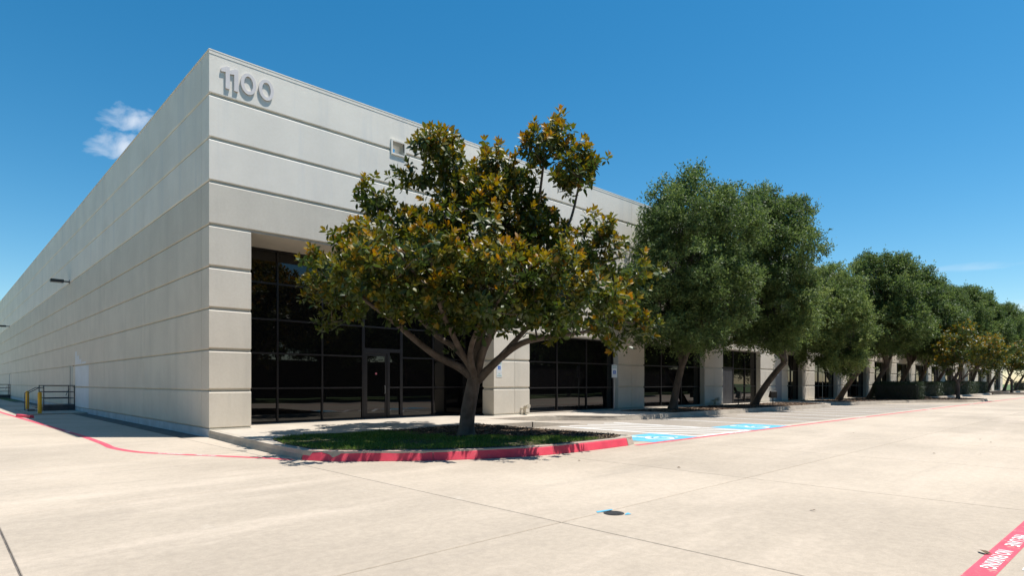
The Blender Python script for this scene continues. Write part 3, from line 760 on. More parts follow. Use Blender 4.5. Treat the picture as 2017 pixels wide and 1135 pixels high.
def hydrant_pipe(x, label):
    t = thing('pipe_outlet', label, 'pipe', (x,0,ZP), 0, None)
    MB().tube([(0,-.14,0),(0,-.14,.16),(0,-.155,.21),(0,-.2,.24),(0,-.30,.245)], [.045,.045,.047,.047,.047], 12).build('elbow', M['pipe'], t, True)
    MB().tube([(0,-.27,.245),(0,-.31,.245),(0,-.312,.245)], [.075,.075,.03], 14).build('cap', M['pipe'], t)
    MB().tube([(0,-.14,-.005),(0,-.14,.02)], .08, 14).build('flange', M['pipe'], t)
    MB().tube([(0,-.14,.18),(.0,.0,.18)], .03, 8).build('branch', M['pipe'], t)
    t.scale = (1.5, 1.5, 1.5)
hydrant_pipe(12.55, 'beige capped pipe outlet at the foot of the sunlit pillar')
hydrant_pipe(29.2, 'small dark capped pipe outlet at the foot of the shaded pillar')

def flood(x, y, rz, label):
    t = thing('flood_light', label, 'flood light', (x,y,ZP), rz, 'ground flood lights in the oak bed')
    MB().tube([(0,0,0),(0,0,.42)], .028, 8).build('stake', M['bronze'], t)
    hb = MB(); a = [(-.22,-.12,.40),(.22,-.12,.40),(.22,.16,.46),(-.22,.16,.46),(-.20,-.16,.80),(.20,-.16,.80),(.20,.02,.86),(-.20,.02,.86)]
    hb.add(a, [(0,3,2,1),(4,5,6,7),(0,1,5,4),(1,2,6,5),(2,3,7,6),(3,0,4,7)])
    hd = hb.build('head', M['bronze'], t)
    MB().add([(-.19,.152,.49),(.19,.152,.49),(.17,.045,.83),(-.17,.045,.83)], [(0,3,2,1)]).build('lens', M['lens'], hd)
    MB().box((-.25,-.02,.42), (-.23,.03,.62)).box((.23,-.02,.42), (.25,.03,.62)).build('bracket', M['bronze'], t)
flood(33.4, -2.0, R(-35), 'dark box flood light on a stake in front of the sunlit panel')
flood(30.35, -1.15, R(15), 'dark box flood light on a stake shaded between the oak trunks')

def wall_lamp(y, z, label):
    t = thing('wall_lamp', label, 'wall lamp', (0,y,z), 0, 'box lamps on the long shaded wall')
    MB().box((-.02,-.11,-.11), (-.002,.11,.11)).build('back_plate', M['bronze'], t)
    MB().tube([(-.02,0,0),(-.30,0,.0)], .04, 8).build('arm', M['bronze'], t)
    MB().rbox((-.90,-.19,-.085), (-.28,.19,.085), .015).build('housing', M['bronze'], t)
    MB().box((-.86,-.15,-.092), (-.36,.15,-.0852)).build('lens', M['lens'], t)
wall_lamp(24.5, 7.42, 'dark box lamp projecting from the shaded wall above the nearer dock landing')
wall_lamp(62.5, 7.42, 'dark box lamp on the shaded wall at the left picture edge')

def landing(y0, label):
    t = thing('dock_landing', label, 'landing', (0,y0,0), 0, 'steel landings at the dock wall doors')
    L = 1.42; W = 2.0; z = .36
    dk = MB().box((-L,0,z-.30), (-.01,W,z)).build('deck', M['steel_dark'], t)
    for x, y in ((-L+.03,.03),(-.09,.03),(-L+.03,W-.09),(-.09,W-.09)): MB().box((x,y,0), (x+.06,y+.06,z-.301)).build('leg', M['steel_dark'], t)
    rl = MB()
    for zz in (1.42, 1.07, .72): rl.tube([(-L+.03,.02,zz),(-.04,.02,zz)], .022, 8)
    rl.build('guard_rail', M['steel_dark'], t)
    for x in (-L+.03, -.04): MB().tube([(x,.02,z),(x,.02,1.44)], .024, 8).build('post', M['steel_dark'], t)
    bl = MB()
    for zz in (1.42, 1.07, .72): bl.tube([(-L+.03,W-.02,zz),(-.04,W-.02,zz)], .022, 8)
    bl.build('guard_rail', M['steel_dark'], t)
    for x in (-L+.03, -.04): MB().tube([(x,W-.02,z),(x,W-.02,1.44)], .024, 8).build('post', M['steel_dark'], t)
    for k in range(2): MB().box((-L-.30*(k+1),.25,.24-.12*k-.04), (-L-.30*k-.005,W-.25,.24-.12*k)).build('step', M['steel_dark'], t)
    for y in (.25, W-.25):
        MB().tube([(-L+.03,y,1.3),(-L-.15,y,1.3),(-L-.62,y,1.0),(-L-.62,y,0)], .02, 8).build('hand_rail', M['steel_dark'], t)
    MB().tube([(-.42,.06,.86),(-.30,.06,1.18),(-.22,.06,1.22)], .014, 6).build('latch_bar', M['steel_dark'], t)
landing(22.55, 'dark steel door landing with guard rails behind the yellow bollards')
landing(61.2, 'far dark steel landing with guard rails cut off by the left edge')
MB_pad = MB().box((-2.3,18.8,-.02), (-.01,26.5,.05)).build('landing_pad', M['kerb']); tag(MB_pad, kind='structure')
def bollard(x, y, label):
    t = thing('bollard', label, 'bollard', (x,y,0), 0, 'yellow pipe bollards')
    MB().tube([(0,0,0),(0,0,1.05)], .085, 20, cap=False).build('pipe', M['yellow'], t, True)
    MB().tube([(0,0,1.05),(0,0,1.085),(0,0,1.11),(0,0,1.118)], [.085,.078,.05,.01], 20).build('cap', M['yellow'], t, True)
bollard(-1.9, 19.2, 'nearer yellow pipe bollard in front of the landing rails')
bollard(-1.84, 25.3, 'farther yellow pipe bollard left of the landing rails')
ws2 = thing('wheel_stop', 'red painted concrete wheel stop in the shade by the bollards', 'wheel stop', (-2.72,16.4,0), R(-78))
prof = [(-.09,0),(.09,0),(.065,.11),(.04,.13),(-.04,.13),(-.065,.11)]
mb = MB(); n = len(prof)
mb.add([(-.85,a,z) for a, z in prof] + [(.85,a,z) for a, z in prof], [tuple(reversed(range(n))), tuple(range(n,2*n))] + [(i,(i+1)%n,(i+1)%n+n,i+n) for i in range(n)])
mb.build('bar', M['red'], ws2)
for s in (-.6, .6): MB().tube([(s,0,.129),(s,0,.134)], .018, 8).build('pin', M['steel'], ws2)

# ---------------------------------------------------------------- trees
def bez(a, b, c1, c2, n):
    a, b, c1, c2 = map(np.asarray, (a, b, c1, c2)); t = np.linspace(0, 1, n)[:,None]
    return (1-t)**3*a + 3*(1-t)**2*t*c1 + 3*(1-t)*t*t*c2 + t**3*b
def unit(v): return v / (np.linalg.norm(v, axis=-1, keepdims=True) + 1e-9)
def subclumps(blobs, per_m2, g):
    C, O, src = [], [], []
    for bi, (cx_, cy_, cz_, rx, ry, rz) in enumerate(blobs):
        c = np.array([cx_, cy_, cz_]); r_ = np.array([rx, ry, rz])
        area = 4*np.pi*((rx*ry)**1.6/3 + (rx*rz)**1.6/3 + (ry*rz)**1.6/3)**(1/1.6)
        n = max(5, int(area*per_m2))
        dv = unit(g.normal(size=(n,3))); rad = .42 + .58*g.random(n)**.45
        p = c + dv*r_*rad[:,None]
        keep = np.ones(n, bool)
        for bj, (x2, y2, z2, a2, b2, c2) in enumerate(blobs):
            if bj == bi: continue
            q = np.linalg.norm((p - np.array([x2,y2,z2])) / np.array([a2,b2,c2]), axis=1)
            keep &= ~((q < .45) & (g.random(n) < .6))
        C.append(p[keep]); O.append(unit(dv[keep]/r_)); src += [bi]*int(keep.sum())
    return np.concatenate(C), np.concatenate(O), np.array(src)

def branches(mb, trunk_top, blobs, C, src, g, r0, twig_every=1, limb_r=None, lean=(0,0,0)):
    fork = np.array(trunk_top)
    for bi, b in enumerate(blobs):
        e = np.array(b[:3]) + np.array([0,0,-.15*b[5]])
        dv = e - fork; L_ = np.linalg.norm(dv)
        c1 = fork + dv*.30 + np.array([0,0,.10*L_]) * (1 if dv[2] > .3*L_ else -.6) + g.normal(0,.04*L_,3)
        c2 = fork + dv*.72 + g.normal(0,.06*L_,3)
        pts = bez(fork + g.normal(0,.03,3), e, c1, c2, 9)
        ra = r0*(.34 + .30*min(1, b[3]*b[5]/3.5)); rr = np.linspace(ra, .022, 9)
        mb.tube(pts, list(rr), 7, cap=False, wob=.08)
        idx = np.nonzero(src == bi)[0]
        for k in idx[::twig_every]:
            s_ = pts[g.integers(4, 9)]; d2 = C[k] - s_
            mid = s_ + d2*.5 + np.array([0,0,-.05]) + g.normal(0,.06,3)
            mb.tube([s_, mid, C[k]], [.022,.014,.006], 4, cap=False)

def oak_leaves(blobs, seed, per_m2, sprigs, leaves, size, shoots=200, clip=None, fresh=0.0):
    g = np.random.default_rng(seed)
    C, O, src = subclumps(blobs, per_m2, g)
    nC = len(C)
    # sprigs around each clump
    sc_ = np.repeat(np.arange(nC), sprigs)
    ax = unit(O[sc_]*.75 + g.normal(0,.65,(len(sc_),3)) + np.array([0,0,.15]))
    st = C[sc_] + g.normal(0,.21,(len(sc_),3)) * np.array([1.1,1.1,.7])
    ln = g.uniform(.25,.60,len(sc_))
    # long shoots off the outline
    sh = g.integers(0, nC, shoots); up = O[sh][:,2] > -.1; sh = sh[up]
    ax = np.r_[ax, unit(O[sh] + np.array([0,0,.9]) + g.normal(0,.25,(len(sh),3)))]; st = np.r_[st, C[sh]]; ln = np.r_[ln, g.uniform(.6,1.35,len(sh))]
    dr = np.nonzero(O[:,2] < -.25)[0]; dr = g.choice(dr, min(len(dr)*3, 260))      # sprays hanging from the crown's underside
    ax = np.r_[ax, unit(O[dr]*.5 + np.array([0,0,-1.0]) + g.normal(0,.25,(len(dr),3)))]; st = np.r_[st, C[dr] + g.normal(0,.2,(len(dr),3))]; ln = np.r_[ln, g.uniform(.5,1.1,len(dr))]
    shade = np.r_[np.repeat(g.normal(0,.15,nC), sprigs), np.full(len(sh), .1), np.full(len(dr), .05)]
    n = len(st)*leaves; k = np.repeat(np.arange(len(st)), leaves)
    tt = g.random(n)
    p = st[k] + ax[k]*(ln[k]*tt)[:,None] + g.normal(0,.055,(n,3))
    p[:,2] -= .10*ln[k]*tt**2
    dv = unit(ax[k]*.6 + g.normal(0,.75,(n,3))); nv = unit(np.cross(dv, g.normal(size=(n,3)))+np.array([0,0,.5])); sd = unit(np.cross(dv, nv))
    L_ = size*g.uniform(.65,1.2,n); W_ = L_*g.uniform(.40,.55,n)
    tint = np.clip(.42 + fresh + shade[k] + g.normal(0,.17,n), 0, 1)
    if clip is not None:
        kp = clip(p); p, dv, sd, L_, W_, tint = p[kp], dv[kp], sd[kp], L_[kp], W_[kp], tint[kp]
    v = np.stack([p, p + dv*(L_*.5)[:,None] + sd*(W_*.5)[:,None], p + dv*L_[:,None], p + dv*(L_*.5)[:,None] - sd*(W_*.5)[:,None]], 1)
    return quick_mesh('crown', v.reshape(-1,3), np.arange(len(p)*4), 4, np.repeat(tint,4), M['oak']), C, src

TREE_RZ = YAW - R(90)
def wall_clip(base):
    ca, sa = math.cos(TREE_RZ), math.sin(TREE_RZ)
    return lambda p: (base[1] + p[:,0]*sa + p[:,1]*ca) < -.12
def oak(base, blobs, seed, label, lean, trunk_r=.19, fork_z=2.3, per_m2=1.25, sprigs=25, leaves=14, size=.135, fresh=0.0):
    t = thing('oak_tree', label, 'tree', (base[0], base[1], ZP), TREE_RZ, 'live oaks along the front bed')
    me, C, src = oak_leaves(blobs, seed, per_m2, sprigs, leaves, size, clip=wall_clip(base), fresh=fresh)
    g = np.random.default_rng(seed+1); random.seed(seed)
    mb = MB(); top = np.array([lean[0], lean[1], fork_z])
    tp = bez((0,0,-.05), top, (lean[0]*.22, lean[1]*.22, fork_z*.35), (lean[0]*.62, lean[1]*.62, fork_z*.7), 11)
    rr = [trunk_r*(1.55 - .45*min(1, k/1.5) - .28*k/10) for k in range(11)]
    mb.tube(tp, rr, 12, cap=False, wob=.05)
    mb.build('trunk', M['bark_o'], t, True)
    mb = MB(); branches(mb, top, blobs, C, src, g, trunk_r*1.25, 2)
    mb.build('branches', M['bark_o'], t, True)
    c = put('crown', me, t); c['kind'] = 'stuff'
    return t

OAK1 = [(0.32, -1.6, 9.25, 1.94, 3.17, 1.85), (-0.23, -1.8, 6.84, 2.22, 3.42, 2.36), (-1.32, -2.2, 4.9, 1.61, 2.44, 1.44), (1.51, -1.4, 5.96, 2.0, 2.93, 2.15), (0.57, -1.6, 4.03, 1.99, 2.44, 0.95), (2.27, -1.0, 9.29, 1.52, 2.68, 1.56), (-0.77, -1.5, 10.0, 0.85, 1.34, 0.95), (0.57, -1.6, 10.87, 0.75, 1.22, 0.72), (-2.08, -2.0, 5.86, 0.88, 1.83, 1.17)]
OAK2 = [(-0.41, -1.4, 9.97, 2.16, 3.17, 2.05), (0.76, -1.8, 8.75, 1.96, 3.17, 2.11), (-0.49, -1.6, 6.53, 2.32, 3.17, 2.55), (0.97, -2.0, 5.62, 1.83, 2.68, 1.96), (-0.56, -1.4, 11.54, 1.5, 1.95, 1.03), (1.15, -1.6, 10.92, 1.13, 1.83, 1.19), (0.1, -1.6, 4.12, 1.49, 1.95, 0.9), (-1.91, -1.4, 4.56, 1.2, 1.83, 0.85)]
OAK3 = [(-2.32, -2.4, 6.84, 2.27, 3.17, 2.65), (-0.91, -2.8, 5.29, 1.35, 2.68, 2.81), (-3.45, -2.4, 4.95, 1.82, 2.68, 1.97), (-3.45, -1.6, 7.9, 1.46, 2.44, 1.85), (-1.43, -1.8, 8.75, 1.53, 2.32, 1.46), (-1.51, -2.8, 3.49, 1.65, 2.32, 1.35), (-4.52, -2.0, 5.75, 1.3, 2.2, 1.53)]
OAK4 = [(0.15, -1.4, 8.38, 2.34, 3.17, 2.55), (-0.58, -1.2, 10.12, 1.71, 2.68, 1.8), (1.43, -1.6, 9.41, 1.36, 2.44, 2.04), (0.12, -1.8, 5.79, 2.37, 2.93, 1.94), (-1.45, -1.6, 6.23, 1.44, 2.44, 2.29), (1.73, -1.6, 11.11, 0.76, 1.22, 0.85), (-0.43, -1.3, 11.38, 0.85, 1.22, 0.77), (2.23, -1.8, 6.21, 1.52, 2.44, 1.69)]
OAK5 = [(0.06, -1.6, 8.28, 2.31, 3.17, 2.57), (1.32, -2.0, 7.22, 1.84, 2.93, 2.45), (-1.36, -1.8, 6.22, 2.05, 2.93, 1.84), (0.71, -1.4, 10.37, 1.34, 1.95, 1.24), (0.92, -2.2, 4.91, 1.73, 2.44, 1.12)]
oak((21.88,-1.7), OAK1, 21, 'tallest round oak, nearest behind the big magnolia, with upright forked trunk', (.35,-.5))
oak((30.66,-2.0), OAK2, 22, 'oak with dark trunk slanting right beside the grey service door', (1.35,-1.2), fork_z=2.6)
oak((45.62,-2.0), OAK3, 23, 'lower oak whose bright leaves droop almost to the ground', (.7,-1.5), fork_z=2.2, size=.15, per_m2=1.2, sprigs=22, fresh=.22)
o4 = oak((52.54,-2.2), OAK4, 24, 'oak rising from the near end of the first dark hedge', (.9,-1.0), fork_z=2.8, size=.17, per_m2=1.1, sprigs=20)
o5 = oak((67.86,-2.2), OAK5, 25, 'oak at the far end of the first hedge behind the small magnolia', (.4,-1.0), fork_z=2.8, size=.19, per_m2=1.1, sprigs=20)
for src_o, x, y, rz, sc_, lab in ((o5, 60.3, -2.3, .35, 1.0, 'oak between the hedge block and the small magnolia'), (o4, 75.5, -2.1, -.25, .95, 'oak directly behind the small magnolia crown'), (o4, 83.3, -2.0, .15, 1.04, 'oak above the second hedge, left of the distant crowns'),
                                 (o5, 97.0, -2.0, -.2, 1.12, 'oak between the two small magnolias, far along the facade'),
                                 (o4, 111.0, -2.0, .3, 1.08, 'far oak right of the second small magnolia'),
                                 (o5, 126.0, -2.2, -.1, 1.08, 'far oak near the end of the facade'),
                                 (o4, 139.0, -2.2, .1, 1.05, 'farthest oak at the end of the facade')):
    c = copy_tree(src_o); c.location = (x, y, ZP); c.rotation_euler = (0,0,TREE_RZ + rz); c.scale = (sc_, sc_, sc_*1.02); c['label'] = lab

# magnolias
def mag_leaves(blobs, seed, per_m2, ros, leaves, size, sig=.25):
    g = np.random.default_rng(seed)
    C, O, src = subclumps(blobs, per_m2, g); nC = len(C)
    k0 = np.repeat(np.arange(nC), ros)
    p0 = C[k0] + g.normal(0, sig, (len(k0),3)) * np.array([1,1,.8])
    ax = unit(O[k0]*.55 + np.array([0,0,.65]) + g.normal(0,.35,(len(k0),3)))
    gold = np.clip(.53 + .32*O[k0][:,2] + g.normal(0,.24,len(k0)), 0, 1)       # new growth sits on top of the crown
    n = len(p0)*leaves; k = np.repeat(np.arange(len(p0)), leaves); i = np.tile(np.arange(leaves), len(p0))
    a = unit(np.cross(ax, np.array([.3,.5,.1]))); b = np.cross(ax, a)
    ang = i*2.4 + g.uniform(0, 6.28, len(p0))[k]; rise = np.linspace(-.95, 2.3, leaves)[i] + g.normal(0,.25,n)
    rad = a[k]*np.cos(ang)[:,None] + b[k]*np.sin(ang)[:,None]
    dv = unit(rad + ax[k]*rise[:,None])
    st = p0[k] + ax[k]*(.02*i)[:,None]*.8 + dv*.015
    sd = unit(np.cross(dv, ax[k] + .01)); nv = np.cross(sd, dv)
    L_ = size*g.uniform(.75,1.15,n)*np.where(rise > 1.2, .82, 1); W_ = L_*g.uniform(.46,.60,n)
    young = np.clip((rise+.1)/1.6, 0, 1)
    tint = np.clip(.20 + gold[k]*(.20 + .62*young) + g.normal(0,.08,n), 0, 1)
    L3, W3 = L_[:,None], W_[:,None]
    mid = st + dv*L3*.52 - nv*L3*.015
    v = np.stack([st, st + dv*L3*.34 + sd*W3*.46 + nv*W3*.10, st + dv*L3*.70 + sd*W3*.42 + nv*W3*.07, st + dv*L3 - nv*L3*.10, st + dv*L3*.70 - sd*W3*.42 + nv*W3*.07, st + dv*L3*.34 - sd*W3*.46 + nv*W3*.10, mid], 1)
    f = (np.arange(n)[:,None]*7 + np.array([0,1,6, 1,2,6, 2,3,6, 3,4,6, 4,5,6, 5,0,6])).ravel()
    return quick_mesh('crown', v.reshape(-1,3), f, 3, np.repeat(tint,7), M['mag'], True), C, src
MAG = [(0.16, 0, 4.75, 2.2, 2.4, 1.45), (-0.16, -0.8, 3.21, 2.0, 2.0, 0.64), (-2.1, -0.6, 3.91, 1.25, 1.4, 0.81), (-3.35, 0.2, 4.63, 0.72, 0.9, 0.62), (-3.25, 0.3, 3.34, 0.8, 1.0, 0.52), (2.76, -0.3, 3.28, 1.45, 1.5, 0.72), (4.15, 0.3, 4.46, 0.6, 0.8, 0.58), (4.05, -0.2, 2.78, 0.68, 0.9, 0.52), (2.84, 0.5, 4.96, 1.15, 1.4, 0.82), (-0.75, 0.3, 7.0, 0.85, 1.0, 0.9), (0.54, 0.4, 6.0, 1.45, 1.6, 0.95), (2.14, 0.2, 6.85, 1.05, 1.2, 1.05), (2.04, 0.2, 7.65, 0.5, 0.55, 0.5), (3.0, 0.4, 6.87, 0.5, 0.6, 0.62), (-2.46, 0.4, 6.43, 0.42, 0.5, 0.5), (-1.55, 0.2, 5.27, 1.0, 1.2, 0.62), (1.1, -2.4, 3.44, 1.5, 1.5, 0.72), (-0.6, -2.2, 3.91, 1.35, 1.4, 0.77), (0.3, 2.4, 4.8, 2.2, 1.6, 1.5), (-2.6, -0.5, 4.87, 0.66, 0.8, 0.42), (-1.5, 2.9, 4.58, 1.5, 1.6, 1.1), (1.9, 2.9, 4.39, 1.5, 1.6, 1.1), (0.2, 3.9, 4.48, 1.6, 1.1, 1.0), (-2.0, -2.2, 3.51, 1.0, 1.2, 0.7), (2.4, -2.1, 3.31, 1.1, 1.2, 0.75), (-2.2, 3.5, 4.3, 1.3, 1.2, 0.9), (-1.0, 4.5, 4.4, 1.3, 1.0, 0.8), (-0.95, 0.3, 7.6, 0.5, 0.6, 0.4), (-3.3, -0.8, 4.2, 0.6, 0.7, 0.42), (-3.1, 1.5, 4.5, 0.85, 0.9, 0.65), (-1.0, -3.2, 4.1, 0.8, 0.9, 0.5), (1.5, -3.1, 3.8, 0.9, 0.9, 0.5), (0.65, 0.3, 6.75, 1.0, 1.1, 0.75), (1.2, 0.3, 5.6, 1.1, 1.2, 0.7)]
def magnolia(base, blobs, seed, label, limbs, trunk, trunk_r, per_m2, ros, leaves, size, sig=.25, scale=1):
    t = thing('magnolia_tree', label, 'tree', (base[0], base[1], ZP), TREE_RZ, 'magnolias in the kerbed islands')
    me, C, src = mag_leaves(blobs, seed, per_m2, ros, leaves, size, sig)
    g = np.random.default_rng(seed+1); random.seed(seed)
    mb = MB(); nt = len(trunk); mb.tube(trunk, [trunk_r*k for k in np.linspace(1.0,.80,nt)], 16, cap=False, wob=.03)
    # root flare
    mb.tube([(trunk[0][0],trunk[0][1],-.06),(trunk[0][0],trunk[0][1],.05),(trunk[0][0]+.004,trunk[0][1],.22)], [trunk_r*1.45,trunk_r*1.22,trunk_r*.99], 16, cap=False, wob=.06)
    mb.build('trunk', M['bark_m'], t, True)
    mb = MB(); nodes = []
    for pts, r0, r1 in limbs:
        q = [Vector(p) for p in spline3(pts, 5)]; n = len(q)
        mb.tube(q, list(np.linspace(r0, r1, n)), 9, cap=True, wob=.06)
        nodes += [(np.array(p), r0+(r1-r0)*i/(n-1)) for i, p in enumerate(q) if i > n*.35]
    P = np.array([p for p, _ in nodes]); RR = np.array([r for _, r in nodes])
    # secondary branches reach every clump from the nearest limb or earlier branch
    order = np.argsort(np.min(np.linalg.norm(C[:,None]-P[None], axis=2), axis=1))
    for k in order:
        dv = C[k] - P; dist = np.linalg.norm(dv, axis=1) + np.maximum(0, .25 - dv[:,2])*.9
        j = int(np.argmin(dist)); s_, rs = P[j], min(RR[j]*.55, .035)
        d2 = C[k]-s_; L_ = np.linalg.norm(d2)
        if L_ < .08: continue
        c1 = s_ + d2*.4 + np.array([0,0,-.10*L_]) + g.normal(0,.05*L_,3); c2 = s_ + d2*.75 + np.array([0,0,-.06*L_]) + g.normal(0,.04*L_,3)
        q = bez(s_, C[k], c1, c2, 5); rr = np.linspace(max(rs,.012), .008, 5)
        mb.tube(q, list(rr), 5, cap=False)
        P = np.r_[P, q[2:]]; RR = np.r_[RR, rr[2:]]
    mb.build('branches', M['bark_m'], t, True)
    c = put('crown', me, t); c['kind'] = 'stuff'
    return t
def spline3(pts, n):
    P = [Vector(p) for p in pts]; out = []
    for i in range(len(P)-1):
        p0, p1, p2, p3 = P[max(i-1,0)], P[i], P[i+1], P[min(i+2,len(P)-1)]
        for k in range(n):
            t = k/n; out.append(.5*((2*p1)+(p2-p0)*t+(2*p0-5*p1+4*p2-p3)*t*t+(3*p1-p0-3*p2+p3)*t**3))
    out.append(P[-1]); return out
limbs = [([(.20,0,1.45),(-.10,-.05,1.72),(-.65,-.15,2.0),(-1.15,-.3,2.35),(-1.9,-.4,3.0),(-2.6,-.3,3.5),(-3.3,.1,4.0)], .125, .035),
         ([(.20,.02,1.5),(.0,.2,1.95),(-.4,.35,2.35),(-.9,.4,2.7),(-1.6,.4,3.6),(-2.2,.4,5.2),(-2.45,.4,6.4)], .11, .03),
         ([(.24,0,1.5),(.30,.05,2.1),(.42,.1,2.9),(.40,.15,3.9),(.1,.25,5.0),(-.5,.3,6.2),(-.75,.3,7.1)], .14, .03),
         ([(.26,-.02,1.5),(.45,-.1,2.2),(.85,-.05,3.0),(1.4,.1,4.2),(1.8,.2,5.6),(2.05,.2,7.4)], .12, .025),
         ([(.28,0,1.42),(.62,-.05,1.75),(1.0,-.1,2.1),(1.55,-.2,2.42),(2.3,-.25,2.55),(3.2,-.2,2.7),(4.0,-.15,2.95)], .125, .03),
         ([(.9,-.1,2.05),(1.5,.1,2.7),(2.4,.3,3.7),(3.3,.35,4.4),(4.1,.3,4.7)], .075, .025),
         ([(.22,-.08,1.5),(.15,-.6,2.1),(.4,-1.3,2.7),(.9,-2.2,3.4)], .10, .03),
         ([(.2,-.1,1.6),(-.2,-.8,2.4),(-.5,-1.6,3.2),(-.6,-2.3,4.1)], .09, .03),
         ([(.24,.1,1.55),(.3,.8,2.4),(.3,1.7,3.6),(.3,2.4,4.8)], .10, .03),
         ([(1.4,.1,4.2),(2.0,.3,4.8),(2.7,.5,5.6),(3.0,.4,6.8)], .06, .025),
         ([(.3,1.7,3.6),(-.6,2.3,4.2),(-1.5,2.9,4.6)], .05, .02), ([(.3,1.7,3.6),(1.1,2.3,4.1),(1.9,2.9,4.4)], .05, .02), ([(.3,2.4,4.4),(.2,3.2,4.5),(.2,3.9,4.6)], .05, .02), ([(-1.5,2.9,4.4),(-1.9,3.3,4.3),(-2.2,3.5,4.3)], .04, .02), ([(-.6,2.3,4.1),(-.8,3.4,4.2),(-1.0,4.5,4.4)], .045, .02), ([(-.5,-1.6,3.2),(-.9,-2.5,3.7),(-1.2,-3.3,4.1)], .045, .02), ([(.4,-1.3,2.7),(1.0,-2.4,3.3),(1.6,-3.2,3.8)], .045, .02)]
trunk = spline3([(0,0,-.05),(.02,0,.35),(.09,0,.85),(.17,0,1.3),(.23,0,1.62)], 3)
magnolia((4.27,-6.36), MAG, 31, 'large spreading magnolia with golden brown young leaves in the red kerbed island', limbs, trunk, .205, 1.2, 9, 12, .182, .18)
MAG2 = [(.79,0,4.2,2.71,2.2,1.22),(.35,.3,5.53,1.76,1.6,.88),(2.81,-.2,3.32,.96,.9,.78),(-.96,0,3.1,1.22,1.0,.61)]
limbs2 = [([(.0,0,1.2),(-.4,0,1.9),(-1.0,0,2.8)], .06, .02), ([(0,0,1.5),(.3,0,2.4),(.6,.1,4.0),(.5,.3,5.4)], .08, .02), ([(0,0,1.3),(.9,-.1,2.2),(2.0,-.1,2.9),(2.7,-.2,3.2)], .06, .02),
          ([(0,0,1.0),(.7,-.3,1.6),(1.5,-.6,2.3)], .03, .012), ([(0,0,1.2),(.3,.8,2.4),(.6,1.2,3.6)], .05, .02), ([(0,0,1.2),(.3,-.8,2.4),(.8,-1.2,3.6)], .05, .02)]
t2 = magnolia((58.03,-7.51), MAG2, 33, 'small magnolia with pale trunk in the far island before the hedges', limbs2, [(0,0,-.05),(0,0,.6),(.01,0,1.2),(.02,0,1.7)], .15, 1.6, 7, 8, .22, .3)
c = copy_tree(t2); c.location = (102.0,-6.0,ZP); c.rotation_euler = (0,0,TREE_RZ+2.4); c.scale = (1.15,1.15,1.12); c['label'] = 'farther small magnolia at the right picture edge'

# ---------------------------------------------------------------- hedges and low plants
def hedge(x0, x1, y0, y1, h, n, seed, label, size=.07):
    g = np.random.default_rng(seed)
    t = thing('hedge', label, 'hedge', ((x0+x1)/2, (y0+y1)/2, ZP), 0, 'clipped dark hedges in the far bed')
    w, d_ = x1-x0, y1-y0
    s = g.choice(5, n, p=np.array([w*d_*1.2, w*h, w*h, d_*h, d_*h])/(w*d_*1.2+2*w*h+2*d_*h))
    u, v = g.uniform(-.5,.5,n), g.uniform(0,1,n)
    p = np.where((s==0)[:,None], np.c_[u*w, (v-.5)*d_, np.full(n,h)], np.where((s==1)[:,None], np.c_[u*w, np.full(n,-d_/2), v*h], np.where((s==2)[:,None], np.c_[u*w, np.full(n,d_/2), v*h], np.where((s==3)[:,None], np.c_[np.full(n,-w/2), u*d_, v*h], np.c_[np.full(n,w/2), u*d_, v*h]))))
    p = p + g.normal(0,.06,(n,3)); p[:,2] = np.abs(p[:,2]) + .03*np.sin(p[:,0]*2.3)
    dv = unit(g.normal(size=(n,3))+np.array([0,0,.4])); sd = unit(np.cross(dv, g.normal(size=(n,3))))
    L_ = size*g.uniform(.7,1.3,n)[:,None]; W_ = L_*.5
    vv = np.stack([p, p+dv*L_*.5+sd*W_*.5, p+dv*L_, p+dv*L_*.5-sd*W_*.5], 1)
    c = put('foliage', quick_mesh('foliage', vv.reshape(-1,3), np.arange(n*4), 4, np.repeat(np.clip(g.normal(.45,.2,n),0,1),4), M['hedge']), t); c['kind'] = 'stuff'
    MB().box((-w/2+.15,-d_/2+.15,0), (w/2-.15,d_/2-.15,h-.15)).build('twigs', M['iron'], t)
hedge(51.0, 52.4, -6.2, -2.9, 1.35, 15000, 41, 'clipped hedge block nearest the drooping oak')
hedge(62.5, 76.0, -4.0, -2.9, 1.35, 20000, 42, 'long clipped hedge behind the small magnolia trunk', .09)
hedge(78.0, 97.0, -4.0, -2.9, 1.4, 18000, 43, 'second long clipped hedge before the farther small magnolia', .11)
hedge(53.5, 60.0, -3.6, -2.6, 1.3, 15000, 44, 'clipped hedge under the oaks along the dark windows', .09)

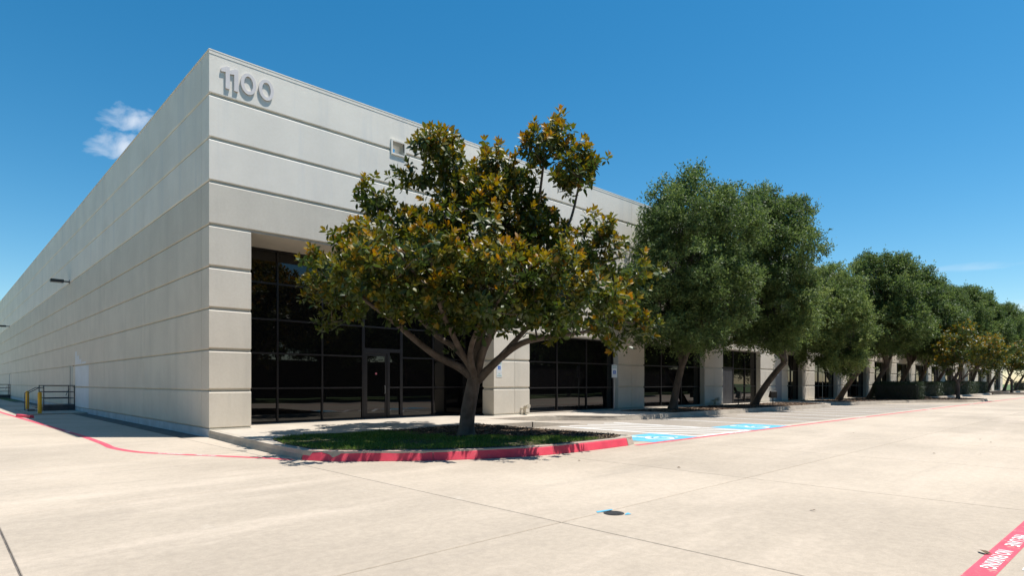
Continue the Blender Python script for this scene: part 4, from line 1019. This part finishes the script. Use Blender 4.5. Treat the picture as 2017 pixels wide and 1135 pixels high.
# ---------------------------------------------------------------- the far side of the lot (mirrored in the glass) and what closes the view
tag(MB().box((-80,-120,-.02), (260,-23.5,.06)).build('lawn', M['lawn']), kind='structure')
tag(MB().box((145,-23,-.02), (260,140,.07)).build('lawn', M['lawn']), kind='structure')
k = 0
for x in range(-30, 96, 7):
    src_o = (o4, o5)[k % 2]; c = copy_tree(src_o); k += 1
    c.location = (x + 1.3*math.sin(k*2.1), -27 - 1.2*math.sin(k*1.3), -.9); c.rotation_euler = (0,0,k*1.7); c.scale = (1.15, 1.15, .98 + .1*math.sin(k))
    c['label'] = 'oak across the lot, seen mirrored in the dark glass'; c['group'] = 'oaks across the lot'
hedge(-34, 96, -31.6, -30.2, 3.6, 15000, 46, 'tall screen hedge across the lot, mirrored in the dark glass', .16)
for x in range(-27, 96, 9):
    c = copy_tree((o5, o4)[k % 2]); k += 1
    c.location = (x, -41, .05); c.rotation_euler = (0,0,k*2.3); c.scale = (1.3,1.3,1.1)
    c['label'] = 'oak across the lot, seen mirrored in the dark glass'; c['group'] = 'oaks across the lot'
for i, y in enumerate(range(-12, 60, 8)):  # out-of-view oaks, added to hold low sky light off the long side wall
    c = copy_tree((o4,o5)[i%2]); c.location = (-24 - 1.5*math.sin(i*2.3), y, -.02); c.rotation_euler = (0,0,i*1.9); c.scale = (1.15,1.15,1.0)
    c['label'] = 'unseen oak added left of the dock lane to dim the shaded wall'; c['group'] = 'added oaks left of the dock lane'
for i, (x, y, rz, s_) in enumerate(((152,-10,1.0,.9),(158,2,2.2,1.0),(150,14,3.0,1.0),(163,-22,.4,1.0),(172,-8,4.0,1.1))):
    c = copy_tree((o4,o5)[i%2]); c.location = (x,y,.05); c.rotation_euler = (0,0,rz); c.scale = (s_,s_,s_)
    c['label'] = 'tree closing the view beyond the end of the building'; c['group'] = 'trees beyond the building end'
hedge(146.5, 148, -14, -1, 1.6, 5000, 45, 'far hedge crossing beyond the end of the building', .14)

# ---------------------------------------------------------------- fallen leaves on the concrete
lf = MB().add([(0,-.02,.003),(.035,0,.012),(.075,.025,.006),(.03,.035,.015),(-.01,.02,.004)], [(0,1,3,4),(1,2,3)]).mesh('fallen_leaf'); lf.materials.append(M['dead_leaf'])
for i in range(12):
    x, y = random.uniform(-2, 16), random.uniform(-17.2, -10.2)
    if i == 0: x, y = 1.18, -17.53
    o = put('fallen_leaf', lf, None, (x, y, ZL + .005), random.uniform(0, 6)); s_ = random.uniform(.5, 1.1) if i else 1.5; o.scale = (s_, s_, s_)
    tag(o, 'curled dead leaf lying on the white lettering of the broad red line' if i == 0 else 'small dry leaf scattered on the sunlit concrete', 'leaf', None if i == 0 else 'dry leaves on the concrete')
